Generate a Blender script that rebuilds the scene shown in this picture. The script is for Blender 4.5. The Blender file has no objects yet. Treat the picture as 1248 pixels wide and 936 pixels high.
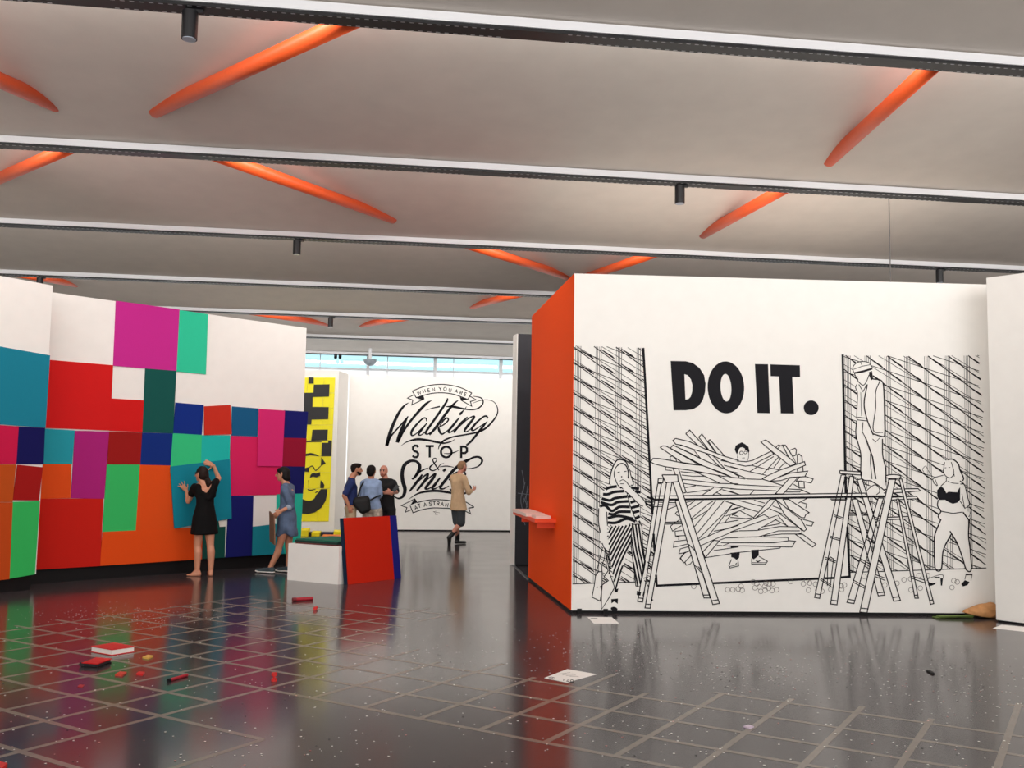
import bpy, bmesh, math, random
import numpy as np
from mathutils import Vector, Matrix, geometry as mgeo

random.seed(7)
SC = bpy.context.scene
COL = SC.collection

# ------------------------------------------------------------------ camera
F, CX, CY, HC = 1150.0, 624.0, 468.0, 1.65
def _nd(v):
    v = np.array(v, float); return v / np.linalg.norm(v)
def _dc(u, v): return np.array([u - CX, CY - v, -F])
_Y = _nd(_dc(469, 566.5)); _p = _nd(_dc(1469, 566.5 + 15.5))
_X = _nd(_p - _Y * np.dot(_p, _Y)); _Z = np.cross(_X, _Y)
RW = np.array([_X, _Y, _Z])                       # camera axes -> world axes
cam_d = bpy.data.cameras.new('camera'); cam = bpy.data.objects.new('camera', cam_d)
COL.objects.link(cam); SC.camera = cam
cam_d.sensor_width = 36.0; cam_d.lens = F / 1248.0 * 36.0; cam_d.clip_end = 300
M = Matrix.Identity(4)
for i in range(3):
    for j in range(3): M[i][j] = RW[i][j]
M[2][3] = HC
cam.matrix_world = M

# ------------------------------------------------------------------ world, exposure
world = bpy.data.worlds.new('world'); SC.world = world; world.use_nodes = True
bg = world.node_tree.nodes['Background']
bg.inputs[0].default_value = (1.0, 0.985, 0.97, 1); bg.inputs[1].default_value = 1.0
SC.view_settings.view_transform = 'Standard'; SC.view_settings.look = 'None'
SC.view_settings.gamma = 1.0; SC.view_settings.use_curve_mapping = False
SC.view_settings.exposure = 1.2
LAMP_W = 150.0          # power of each linear ceiling lamp

# ------------------------------------------------------------------ measuring helpers
def ray(u, v): return RW @ _dc(u, v)
def fl(u, v, z=0.0):                               # point at height z seen at u, v
    d = ray(u, v); return np.array([0, 0, HC]) + d * ((z - HC) / d[2])
def at(u, v, Y):                                   # point at depth Y seen at u, v
    d = ray(u, v); return np.array([0, 0, HC]) + d * (Y / d[1])
class Plane:                                       # upright plane through a, b (floor points)
    def __init__(s, a, b, off=0.0):
        a = np.array([a[0], a[1], 0.0]); b = np.array([b[0], b[1], 0.0])
        s.ex = _nd(b - a); s.n = np.array([s.ex[1], -s.ex[0], 0.0]); s.o = a + s.n * off
        s.len = np.linalg.norm(b - a)
    def sz(s, u, v):
        d = ray(u, v); c = np.array([0, 0, HC])
        p = c + d * (np.dot(s.o - c, s.n) / np.dot(d, s.n))
        return np.array([np.dot(p - s.o, s.ex), p[2]])
    def p(s, q, off=0.0):
        return s.o + s.ex * q[0] + np.array([0, 0, q[1]]) + s.n * off

# ------------------------------------------------------------------ materials
def lin(c):
    return tuple(((x / 255) / 12.92 if x <= 10 else (((x / 255) + 0.055) / 1.055) ** 2.4) for x in c) + (1,)
MATS = {}
def mat(name, rgb, rough=0.6, metal=0.0, emit=0.0, noise=0.0, nscale=30.0, bump=0.0, spec=0.5):
    if name in MATS: return MATS[name]
    m = bpy.data.materials.new(name); m.use_nodes = True; MATS[name] = m
    nt = m.node_tree; b = nt.nodes['Principled BSDF']; c = lin(rgb)
    b.inputs['Base Color'].default_value = c; b.inputs['Roughness'].default_value = rough
    b.inputs['Metallic'].default_value = metal; b.inputs['Specular IOR Level'].default_value = spec
    if emit:
        b.inputs['Emission Color'].default_value = c; b.inputs['Emission Strength'].default_value = emit
    if noise or bump:
        tc = nt.nodes.new('ShaderNodeTexCoord'); n = nt.nodes.new('ShaderNodeTexNoise')
        n.inputs['Scale'].default_value = nscale; n.inputs['Detail'].default_value = 4
        nt.links.new(tc.outputs['Object'], n.inputs['Vector'])
        if noise:
            r = nt.nodes.new('ShaderNodeValToRGB')
            r.color_ramp.elements[0].color = tuple(x * (1 - noise) for x in c[:3]) + (1,)
            r.color_ramp.elements[1].color = tuple(min(1, x * (1 + noise)) for x in c[:3]) + (1,)
            r.color_ramp.elements[0].position = 0.3; r.color_ramp.elements[1].position = 0.7
            nt.links.new(n.outputs['Fac'], r.inputs[0]); nt.links.new(r.outputs[0], b.inputs['Base Color'])
        if bump:
            bp = nt.nodes.new('ShaderNodeBump'); bp.inputs['Strength'].default_value = bump
            bp.inputs['Distance'].default_value = 0.01
            nt.links.new(n.outputs['Fac'], bp.inputs['Height']); nt.links.new(bp.outputs[0], b.inputs['Normal'])
    return m
WHITE = mat('wall_paint', (240, 237, 232), 0.7, noise=0.015, nscale=6, bump=0.03)
WARMWHITE = FARWHITE = WHITE                        # one wall paint everywhere
BLACK = mat('black_paint', (12, 11, 13), 0.6, spec=0.25)
INK = mat('black_ink', (12, 11, 19), 0.6, spec=0.2)
INKGREY = mat('grey_ink', (120, 112, 108), 0.6)
INKTHIN = mat('thin_ink', (32, 28, 31), 0.6, spec=0.2)
ORANGE = mat('orange_paint', (255, 84, 18), 0.75, noise=0.03, nscale=40, bump=0.04, spec=0.15)
TUBE = mat('tube_orange', (235, 92, 40), 0.45, noise=0.03)
CEIL = mat('ceiling_membrane', (228, 219, 210), 0.85, noise=0.03, nscale=3)
ALU = mat('white_profile', (235, 235, 238), 0.4)
TRACK = mat('track_black', (16, 16, 20), 0.45)
SLOT_LIGHT = mat('painted_slot_light', (215, 215, 220), 0.5)  # pale colour paints the light showing through the track slots

# ------------------------------------------------------------------ object helpers
def link(name, me, m=None, parent=None):
    o = bpy.data.objects.new(name, me); COL.objects.link(o)
    if m is not None and me is not None: me.materials.append(m)
    if parent is not None: o.parent = parent
    return o
def mesh(name, vs, fs, m=None, parent=None, smooth=False, origin=None):
    vs = np.array(vs, float).reshape(-1, 3)
    if origin is None: origin = np.zeros(3)
    me = bpy.data.meshes.new(name); me.from_pydata([tuple(v - np.array(origin)) for v in vs], [], fs); me.update()
    bm = bmesh.new(); bm.from_mesh(me); bmesh.ops.recalc_face_normals(bm, faces=bm.faces[:]); bm.to_mesh(me); bm.free()
    if smooth:
        for p in me.polygons: p.use_smooth = True
    o = link(name, me, m, parent); o.location = Vector(origin); return o
def flat(name, vs, fs, m, parent, n):              # flat print facing n
    me = bpy.data.meshes.new(name); me.from_pydata([tuple(v) for v in vs], [], fs); me.update()
    return link(name, me, m, parent)
def tag(o, label, cat, group=None):
    o['label'] = label; o['category'] = cat
    if group: o['group'] = group
    return o
def struct(o): o['kind'] = 'structure'; return o
def empty(name, loc=(0, 0, 0)):
    o = bpy.data.objects.new(name, None); COL.objects.link(o); o.location = Vector(loc); o.empty_display_size = 0.1; return o
class Thing:                                       # an Empty at the base; parts given in world coordinates
    def __init__(s, name, loc, label, cat, group=None):
        s.o = empty(name, loc); s.loc = np.array(loc, float)
        if label: tag(s.o, label, cat, group)
    def part(s, name, vs, fs, m, smooth=False, parent=None):
        vs = np.array(vs, float).reshape(-1, 3) - s.loc
        return mesh(name, vs, fs, m, parent or s.o, smooth)
    def ink(s, name, vs, fs, m, parent=None):
        vs = np.array(vs, float).reshape(-1, 3) - s.loc
        return flat(name, vs, fs, m, parent or s.o, None)
BOXF = [(0, 1, 2, 3), (4, 7, 6, 5), (0, 4, 5, 1), (1, 5, 6, 2), (2, 6, 7, 3), (3, 7, 4, 0)]
def box(x0, x1, y0, y1, z0, z1):
    return [(x0, y0, z0), (x1, y0, z0), (x1, y1, z0), (x0, y1, z0), (x0, y0, z1), (x1, y0, z1), (x1, y1, z1), (x0, y1, z1)], BOXF
def prism(pts, z0, z1):
    n = len(pts); vs = [(p[0], p[1], z0) for p in pts] + [(p[0], p[1], z1) for p in pts]
    fs = [tuple(range(n)), tuple(range(2 * n - 1, n - 1, -1))] + [(i, i + n, (i + 1) % n + n, (i + 1) % n) for i in range(n)]
    return vs, fs
def slab(quad, n, t):                              # quad of 3-D points thickened by t along n
    q = [np.array(p, float) for p in quad]; n = np.array(n, float)
    return [*q, *[p + n * t for p in q]], BOXF
def join(parts):
    V, Fs = [], []
    for v, f in parts:
        k = len(V); V += [tuple(p) for p in v]; Fs += [tuple(i + k for i in g) for g in f]
    return V, Fs
def tube(pts, r, n=12, caps=True, r1=None):
    pts = [np.array(p, float) for p in pts]; V, Fs = [], []
    for i, p in enumerate(pts):
        d = _nd(pts[min(i + 1, len(pts) - 1)] - pts[max(i - 1, 0)])
        a = _nd(np.cross(d, [0, 0, 1] if abs(d[2]) < 0.9 else [1, 0, 0])); b = np.cross(d, a)
        rr = r if r1 is None else r + (r1 - r) * i / (len(pts) - 1)
        V += [p + rr * (a * math.cos(2 * math.pi * k / n) + b * math.sin(2 * math.pi * k / n)) for k in range(n)]
    for i in range(len(pts) - 1):
        for k in range(n):
            Fs.append((i * n + k, i * n + (k + 1) % n, (i + 1) * n + (k + 1) % n, (i + 1) * n + k))
    if caps:
        Fs.append(tuple(range(n))); Fs.append(tuple(range((len(pts) - 1) * n, len(pts) * n)))
    return V, Fs

# ------------------------------------------------------------------ the hall
H, DROP = 5.2, 0.42
BARS = [7.22, 10.86, 14.66, 18.70, 22.40, 26.30, 30.20]
EDGES = [-4.3, -0.45, 3.40] + BARS
XL, XR = -11.0, 17.0
fm = bpy.data.materials.new('polished_floor'); fm.use_nodes = True
nt = fm.node_tree; b = nt.nodes['Principled BSDF']
tc = nt.nodes.new('ShaderNodeTexCoord')
n1 = nt.nodes.new('ShaderNodeTexNoise'); n1.inputs['Scale'].default_value = 0.5; n1.inputs['Detail'].default_value = 6
r1 = nt.nodes.new('ShaderNodeValToRGB'); r1.color_ramp.elements[0].color = lin((60, 55, 58)); r1.color_ramp.elements[1].color = lin((75, 69, 71))
n2 = nt.nodes.new('ShaderNodeTexNoise'); n2.inputs['Scale'].default_value = 1.3; n2.inputs['Detail'].default_value = 8
r2 = nt.nodes.new('ShaderNodeMapRange'); r2.inputs['To Min'].default_value = 0.10; r2.inputs['To Max'].default_value = 0.20
for a_, b_ in ((tc.outputs['Object'], n1.inputs['Vector']), (tc.outputs['Object'], n2.inputs['Vector']), (n1.outputs['Fac'], r1.inputs[0]),
               (r1.outputs[0], b.inputs['Base Color']), (n2.outputs['Fac'], r2.inputs[0]), (r2.outputs[0], b.inputs['Roughness'])):
    nt.links.new(a_, b_)
b.inputs['Specular IOR Level'].default_value = 0.5
floor_o = struct(mesh('floor', *box(XL, XR, -4.3, 31.5, -0.2, 0.0), fm))
ceil_o = struct(mesh('ceiling', *box(XL, XR, -4.3, 31.5, 6.3, 6.5), CEIL))
for i in range(len(EDGES) - 1):
    y0, y1 = EDGES[i], EDGES[i + 1]
    vs = [(XL, y0, H + DROP), (XR, y0, H + DROP), (XR, y1, H), (XL, y1, H), (XL, y0, H + DROP + .05), (XR, y0, H + DROP + .05), (XR, y1, H + .05), (XL, y1, H + .05)]
    mesh('ceiling_panel', vs, BOXF, CEIL, ceil_o)
struct(mesh('wall_left', *box(XL - .2, XL, -4.3, 31.5, 0, 6.5), WHITE))
struct(mesh('wall_right', *box(XR, XR + .2, -4.3, 31.5, 0, 6.5), WHITE))
# glazed end of the hall
GLASS = bpy.data.materials.new('tinted_glass'); GLASS.use_nodes = True
nt = GLASS.node_tree; nt.nodes.clear()
out = nt.nodes.new('ShaderNodeOutputMaterial'); mx = nt.nodes.new('ShaderNodeMixShader'); tr = nt.nodes.new('ShaderNodeBsdfTransparent'); gl = nt.nodes.new('ShaderNodeBsdfGlossy')
tr.inputs[0].default_value = (0.55, 0.70, 0.74, 1); gl.inputs['Roughness'].default_value = 0.02; mx.inputs[0].default_value = 0.05
nt.links.new(tr.outputs[0], mx.inputs[1]); nt.links.new(gl.outputs[0], mx.inputs[2]); nt.links.new(mx.outputs[0], out.inputs[0])
FROST = bpy.data.materials.new('frosted_panel'); FROST.use_nodes = True
nt = FROST.node_tree; nt.nodes.clear()
out = nt.nodes.new('ShaderNodeOutputMaterial'); mx = nt.nodes.new('ShaderNodeMixShader'); tr = nt.nodes.new('ShaderNodeBsdfTranslucent'); gl = nt.nodes.new('ShaderNodeBsdfDiffuse')
tr.inputs[0].default_value = (0.9, 0.92, 0.93, 1); gl.inputs[0].default_value = (0.9, 0.9, 0.9, 1); mx.inputs[0].default_value = 0.3
nt.links.new(tr.outputs[0], mx.inputs[1]); nt.links.new(gl.outputs[0], mx.inputs[2]); nt.links.new(mx.outputs[0], out.inputs[0])
YW = 30.9
win = struct(mesh('window_1', *join([box(XL, XR, YW - .05, YW + .05, 5.55, 6.3), box(XL, XR, YW - .05, YW + .05, 0, 0.3)]), ALU))
xm = at(530, 440, YW)[0]
posts = [xm + k * 2.16 for k in range(-8, 8) if XL < xm + k * 2.16 < XR]
for x in posts: mesh('window_post', *box(x - .05, x + .05, YW - .3, YW - .12, 0.0, 5.6), ALU, win)
mesh('transom', *box(XL, XR, YW - .04, YW + .04, 4.70, 4.76), ALU, win)
edges_x = [XL] + [x + 0.62 for x in posts] + [XR]
for a, b_ in zip(edges_x[:-1], edges_x[1:]):
    if b_ - a < .05: continue
    mesh('pane', *box(a + .012, b_ - .012, YW - .006, YW + .006, 4.76, 5.55), GLASS, win)
    mesh('frosted_pane', *box(a + .012, b_ - .012, YW - .006, YW + .006, 0.3, 4.70), FROST, win)
    mesh('glazing_bar', *box(b_ - .012, b_ + .012, YW - .02, YW + .02, 0.3, 5.55), ALU, win)

# ------------------------------------------------------------------ ceiling: light tracks, lamps, brace tubes, spotlights
ORD = ['second', 'third', 'fourth', 'fifth', 'sixth', 'seventh', 'eighth']
def place(k): return ['over the open floor in front of the mural', 'above the lettered mural wall', 'behind the top of the lettered mural wall',
                      'above the tilted colour board wall', 'over the passage before the lettered far wall', 'over the lettered far wall', 'along the top of the end window'][k]
for k, y in enumerate([3.40] + BARS):
    lab = 'white and black ceiling track ' + ('over the front floor' if k == 0 else place(k - 1))
    t = Thing('light_track', (0, y, H), lab, 'light track')
    t.part('profile', *box(XL + .3, XR - .3, y - .09, y + .09, H - .075, H), ALU)
    tr_ = t.part('track_rail', *box(XL + .3, XR - .3, y - .075, y + .085, H - .10, H - .075), TRACK)
    if 1 <= k <= 4:  # rows of flat pale dashes, slot light put into their colour
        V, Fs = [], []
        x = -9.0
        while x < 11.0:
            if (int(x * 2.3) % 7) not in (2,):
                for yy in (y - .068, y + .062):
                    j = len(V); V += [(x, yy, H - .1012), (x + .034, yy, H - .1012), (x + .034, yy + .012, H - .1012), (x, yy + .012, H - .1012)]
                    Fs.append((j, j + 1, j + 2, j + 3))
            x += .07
        s_ = t.part('painted_light_dash', V, Fs, SLOT_LIGHT, parent=tr_); s_['kind'] = 'stuff'
    if k <= 6:   # linear lamp lying in the ceiling step behind the track
        t.part('lamp_housing', *box(XL + .5, XR - .5, y + .10, y + .13, H + .10, H + .30), ALU)
        ln_ = 'linear_lamp_offscreen' if k == 0 else 'linear_lamp'   # the first track hangs above the frame
        la = bpy.data.lights.new(ln_, 'AREA'); la.shape = 'RECTANGLE'; la.size = XR - XL - 1.2; la.size_y = 0.14
        la.energy = LAMP_W * (XR - XL) / 32.0; la.color = (1.0, 0.975, 0.94)
        lo = bpy.data.objects.new(ln_, la); COL.objects.link(lo); lo.parent = t.o
        lo.location = ((XL + XR) / 2, .15, .20); lo.rotation_euler = (math.radians(66), 0, 0)
def panel_z(Y):
    for a, b_ in zip(EDGES[:-1], EDGES[1:]):
        if a <= Y <= b_: return H + DROP * (b_ - Y) / (b_ - a), a, b_
def on_panel(u, v, k):                             # where a ray meets the panel of bay k (between bar k and k+1)
    a, b_ = BARS[k], BARS[k + 1]; d = ray(u, v)
    # z = H + DROP*(b-Y)/(b-a)
    s = DROP / (b_ - a); t_ = (H + s * b_ - HC) / (d[2] + s * d[1]); return np.array([0, 0, HC]) + d * t_
tubes = [((206, 127), (432, 23), 0, 'long orange brace tube rising to the track over the open floor'),
         ((1021, 186), (1141, 76), 0, 'steepest orange brace tube, above the white end of the mural wall'),
         ((46, 118), (0, 98), 0, 'orange brace tube whose cut end points at the long tube'),
         ((464, 261), (276, 194), 1, 'orange brace tube pointing from the colour wall towards the orange wall'),
         ((866, 280), (950, 233), 1, 'short orange brace tube above the DO IT lettering'),
         ((0, 217), (80, 182), 1, 'orange brace tube above the large teal board'),
         ((683, 334), (592, 305), 2, 'orange brace tube ending over the orange wall corner'),
         ((700, 343), (786, 313), 2, 'orange brace tube half hidden by the mural wall top'),
         ((582, 371), (634, 358), 3, 'small orange brace tube above the passage'),
         ((82, 344), (20, 333), 3, 'small orange brace tube behind the top of the colour wall'),
         ((390, 393), (325, 383), 4, 'orange brace tube under the pink ceiling bay, over the colour wall end'),
         ((446, 395), (484, 389), 4, 'orange brace tube under the pink ceiling bay, over the yellow tiles')]
for (e, n_, k, lab) in tubes:
    E = on_panel(*e, k); N = fl(*n_, H + .05); d = _nd(N - E)
    s = (E[1] - (BARS[k] + .17)) / -d[1]
    A = E - d * .30; Bq = E + d * s
    t = Thing('brace_tube', tuple(A), lab, 'ceiling brace', 'orange brace tubes under the ceiling')
    t.part('tube', *tube([A, Bq], 0.077, 24), TUBE, smooth=True)
spots = [(232, 14, 0, 'black cylinder spotlight beside the long orange brace tube'), (828.5, 230, 1, 'black cylinder spotlight hanging above the DO IT lettering'),
         (362, 297, 2, 'black cylinder spotlight hanging high over the magenta and mint boards'), (1145, 328, 2, 'black cylinder spotlight over the mural wall end beside the plain angled wall'),
         (49, 337, 3, 'black cylinder spotlight peeking over the raised colour wall section'), (403, 387, 4, 'black cylinder spotlight before the pink ceiling bay')]
for (u, v, k, lab) in spots:
    c = at(u, v, BARS[k]); x, y, z1 = c[0], BARS[k], H - .10
    t = Thing('spotlight', (x, y, z1), lab, 'spotlight', 'spotlights on the ceiling tracks')
    t.part('adapter', *box(x - .035, x + .10, y - .02, y + .02, z1 - .03, z1 + .004), TRACK)
    t.part('housing', *tube([(x, y, z1 - .02), (x, y, z1 - .235)], .06, 24), mat('spot_black', (26, 26, 30), .4), smooth=False)
    t.part('lens', *tube([(x, y, z1 - .233), (x, y, z1 - .240)], .05, 24), mat('spot_lens', (200, 210, 225), .2))
c0 = fl(1109, 345, 3.93); cab = [(c0[0], 10.93, H - .09), (c0[0] + .004, 10.935, 4.6), (c0[0], 10.93, 3.90)]
tag(mesh('power_cable', *tube(cab, .006, 6), mat('cable_grey', (95, 92, 92), .6)), 'thin grey power cable hanging from the track to the mural wall top', 'cable')
# ------------------------------------------------------------------ flat drawing on upright walls
def smooth_pts(pts, k=8):
    pts = np.array(pts, float)
    if len(pts) < 3: return pts
    P = np.vstack([2 * pts[0] - pts[1], pts, 2 * pts[-1] - pts[-2]]); out = []
    for i in range(1, len(P) - 2):
        a, b, c, d = P[i - 1], P[i], P[i + 1], P[i + 2]
        for t in np.linspace(0, 1, k, endpoint=False):
            out.append(0.5 * (2 * b + (c - a) * t + (2 * a - 5 * b + 4 * c - d) * t * t + (3 * b - a - 3 * c + d) * t ** 3))
    out.append(P[-2]); return np.array(out)
def inside(pts, poly):
    x, y = pts[:, 0], pts[:, 1]; r = np.zeros(len(pts), bool); n = len(poly); j = n - 1
    for i in range(n):
        xi, yi = poly[i]; xj, yj = poly[j]
        if yi != yj:
            c = ((yi > y) != (yj > y)) & (x < (xj - xi) * (y - yi) / (yj - yi) + xi); r ^= c
        j = i
    return r
def resample(pts, step):
    out = [pts[0]]
    for a, b in zip(pts[:-1], pts[1:]):
        n = max(1, int(np.linalg.norm((b - a)[:2]) / step))
        for i in range(1, n + 1): out.append(a + (b - a) * i / n)
    return np.array(out)
class Art:                                         # collects strokes and fills measured on the photograph, laid onto one wall plane
    def __init__(s, plane, off, wk=1.0): s.pl = plane; s.off = off; s.V = []; s.F = []; s.wk = wk
    def stroke(s, pts, w=None, sm=False, hide=(), keep=None):
        pts = np.array(pts, float)
        if pts.shape[1] == 2: pts = np.hstack([pts, np.full((len(pts), 1), w)])
        if sm: pts = smooth_pts(pts)
        if len(hide) or keep is not None:
            pts = resample(pts, 0.7); ok = np.ones(len(pts), bool)
            for h in hide: ok &= ~inside(pts, h)
            if keep is not None: ok &= inside(pts, keep)
            run = []
            for p, o in zip(pts, ok):
                if o: run.append(p)
                else:
                    if len(run) > 1: s._ribbon(np.array(run))
                    run = []
            if len(run) > 1: s._ribbon(np.array(run))
        else: s._ribbon(pts)
    def _ribbon(s, pts):
        if len(pts) > 3:                            # thin out straight runs
            keep = [0]
            for i in range(1, len(pts) - 1):
                a, b, c = pts[keep[-1]], pts[i], pts[i + 1]
                d1 = (b - a)[:2]; d2 = (c - b)[:2]
                if abs(d1[0] * d2[1] - d1[1] * d2[0]) > 0.02 * (np.linalg.norm(d1) * np.linalg.norm(d2) + 1e-9) or abs(b[2] - a[2]) > .15: keep.append(i)
            keep.append(len(pts) - 1); pts = pts[keep]
        n = len(pts); k = len(s.V); L, R_ = [], []
        for i in range(n):
            d1 = pts[i][:2] - pts[i - 1][:2] if i else pts[1][:2] - pts[0][:2]
            d2 = pts[i + 1][:2] - pts[i][:2] if i < n - 1 else d1
            d1 = d1 / (np.linalg.norm(d1) + 1e-9); d2 = d2 / (np.linalg.norm(d2) + 1e-9)
            m = d1 + d2; q = np.linalg.norm(m)
            m = m / q if q > .3 else d1
            c = max(.5, float(np.dot(m, d1))); nn = np.array([-m[1], m[0]]) * pts[i][2] * s.wk / 2 / c
            L.append(pts[i][:2] + nn); R_.append(pts[i][:2] - nn)
        for a, b in zip(L, R_):
            s.V.append(s.pl.p(s.pl.sz(*a), s.off)); s.V.append(s.pl.p(s.pl.sz(*b), s.off))
        for i in range(n - 1): s.F.append((k + 2 * i, k + 2 * i + 1, k + 2 * i + 3, k + 2 * i + 2))
    def fill(s, outer, holes=()):
        loops = [[Vector((p[0], p[1], 0)) for p in l] for l in (outer, *holes)]
        k = len(s.V)
        for l in loops:
            for p in l: s.V.append(s.pl.p(s.pl.sz(p.x, p.y), s.off))
        for t in mgeo.tessellate_polygon(loops): s.F.append(tuple(k + i for i in t))
    def done(s, thing, name, m, parent=None, label=None):
        if not s.F: return None
        o = thing.ink(name, s.V, s.F, m, parent)
        if label: o['label'] = label
        s.V, s.F = [], []
        return o
def Zm(o, sc):
    return lambda *pts: [(o[0] + p[0] / sc, o[1] + p[1] / sc) + ((p[2] / sc,) if len(p) > 2 else ()) for p in pts]
def ell(cx, cy, rx, ry, n=28, a0=0):
    return [(cx + rx * math.cos(2 * math.pi * i / n) * math.cos(a0) - ry * math.sin(2 * math.pi * i / n) * math.sin(a0),
             cy + rx * math.cos(2 * math.pi * i / n) * math.sin(a0) + ry * math.sin(2 * math.pi * i / n) * math.cos(a0)) for i in range(n)]
GL = {  # simple block capitals as strokes in a unit box, y down
 'W': [[(0, 0), (.25, 1), (.5, .25), (.75, 1), (1, 0)]], 'H': [[(.1, 0), (.1, 1)], [(.9, 0), (.9, 1)], [(.1, .5), (.9, .5)]],
 'E': [[(.85, 0), (.15, 0), (.15, 1), (.85, 1)], [(.15, .5), (.75, .5)]], 'N': [[(.1, 1), (.1, 0), (.9, 1), (.9, 0)]],
 'Y': [[(0, 0), (.5, .5), (1, 0)], [(.5, .5), (.5, 1)]], 'U': [[(.1, 0), (.1, .65), (.25, .95), (.5, 1), (.75, .95), (.9, .65), (.9, 0)]],
 'O': [[(.5 + .5 * math.cos(a * math.pi / 12), .5 + .5 * math.sin(a * math.pi / 12)) for a in range(25)]],
 'A': [[(0, 1), (.5, 0), (1, 1)], [(.2, .65), (.8, .65)]], 'R': [[(.15, 1), (.15, 0), (.65, 0), (.85, .12), (.85, .4), (.65, .52), (.15, .52)], [(.5, .52), (.9, 1)]],
 'P': [[(.15, 1), (.15, 0), (.65, 0), (.9, .14), (.9, .42), (.65, .56), (.15, .56)]], 'T': [[(0, 0), (1, 0)], [(.5, 0), (.5, 1)]], 'I': [[(.5, 0), (.5, 1)]],
 'S': [[(.9, .14), (.7, .01), (.35, .0), (.12, .13), (.12, .34), (.3, .47), (.68, .54), (.88, .68), (.86, .88), (.65, 1), (.3, 1), (.06, .86)]],
 'G': [[(.9, .2), (.7, .02), (.35, .02), (.08, .3), (.08, .7), (.35, .98), (.7, .98), (.92, .8), (.92, .55), (.6, .55)]]}
def letter(art, ch, cx, cy, w, h, rot, lw):
    c, s = math.cos(rot), math.sin(rot)
    for st in GL[ch]:
        pts = []
        for x, y in st:
            dx, dy = (x - .5) * w, (y - .5) * h; pts.append((cx + dx * c - dy * s, cy + dx * s + dy * c))
        art.stroke(pts, lw)

HW = 3.92                                          # height of every exhibition wall
# ------------------------------------------------------------------ the wall of colour boards
cwA, cwB = np.array([-4.555, 13.415]), np.array([-1.365, 16.04])
cw = Plane(cwA, cwB)
def wall_pts(a, b, depth):
    a, b = np.array(a, float), np.array(b, float); ex = (b - a) / np.linalg.norm(b - a); n = np.array([ex[1], -ex[0]])
    return [a, b, b - n * depth, a - n * depth]
PL_H = 0.195
T = Thing('colour_wall', (cwA[0], cwA[1], 0), 'long white display wall on a black plinth, half covered with colour boards', 'display wall')
T.part('wall_panel', *prism(wall_pts(cwA - cw.ex[:2] * 1.5, cwB, .35), PL_H, HW), WARMWHITE)
T.part('plinth', *prism(wall_pts(cwA - cw.ex[:2] * 1.4 - cw.n[:2] * .05, cwB - cw.ex[:2] * .05 - cw.n[:2] * .05, .28), 0, PL_H + .002), BLACK)
nwB = np.array([-4.37, 12.89]); nwA = nwB + np.array([-0.62, -0.785]) * 3.2 * np.array([1, 1])
nwA = np.array([-4.37 - 3.1 * .62 * .9, 12.89 - 3.1 * .72])
d_ = cw.ex[:2]; ang = math.radians(52); dn = np.array([math.cos(ang), math.sin(ang)])
nwA = nwB - dn * 3.2
nw = Plane(nwA, nwB)
T2 = Thing('colour_wall', (nwB[0], nwB[1], 0), 'nearer white display wall section standing proud, with teal and green boards', 'display wall')
T2.part('wall_panel', *prism(wall_pts(nwA, nwB, .35), PL_H, HW), WARMWHITE)
T2.part('plinth', *prism(wall_pts(nwA + nw.ex[:2] * .02 - nw.n[:2] * .05, nwB - nw.ex[:2] * .03 - nw.n[:2] * .05, .28), 0, PL_H + .002), BLACK)

def board(plane, corners, rgb, label, off=0.002, t=0.012, group='colour boards on the display wall', name='colour_board', grow_px=0.0):
    cc = np.mean(np.array(corners), axis=0)
    corners = [np.array(c) + np.sign(np.array(c) - cc) * grow_px for c in corners]
    q = [plane.p(plane.sz(*c), off) for c in corners]
    o = np.mean(q, axis=0)
    vs, fs = slab([p - o for p in q], plane.n, t)
    m = mat('felt_%d_%d_%d' % rgb, rgb, 0.85, noise=0.05, nscale=160, bump=0.08, spec=0.2)
    b = mesh(name, vs, fs, m); b.location = Vector(o)
    return tag(b, label, 'board', group)
NB = [  # nearer section
 ([(-40, 415.6), (60, 433.5), (54.5, 521), (-40, 514)], (24, 128, 152), 'large teal square board, highest on the nearer wall section'),
 ([(-14, 517.5), (21.8, 520), (18.9, 565.2), (-16, 565)], (200, 22, 72), 'raspberry red board beside a navy square on the nearer section'),
 ([(22.4, 520.3), (53.8, 521.8), (52, 565.4), (19.4, 565.2)], (16, 16, 84), 'small navy square below the large teal board'),
 ([(-20, 566), (18.7, 566), (14.5, 611.8), (-22, 611.8)], (188, 78, 22), 'rust brown square beside a crooked dark red board'),
 ([(20.5, 566.4), (51.3, 569.4), (46.8, 610), (14.9, 609.5)], (160, 20, 18), 'crooked dark red square between rust and orange boards'),
 ([(-22, 612.6), (14.4, 612.6), (10.4, 705.4), (-24, 709)], (190, 72, 20), 'tall rust orange board at the bottom of the nearer section'),
 ([(14.8, 612), (47.5, 610.9), (41.4, 699.5), (10.6, 705)], (52, 182, 92), 'tall green board at the corner of the nearer section')]
for i, (c, rgb, lab) in enumerate(NB): board(nw, c, rgb, lab, .004 if 'crooked' in lab else .002 + .0006 * (i % 3), grow_px=0 if 'crooked' in lab else .35)
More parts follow.
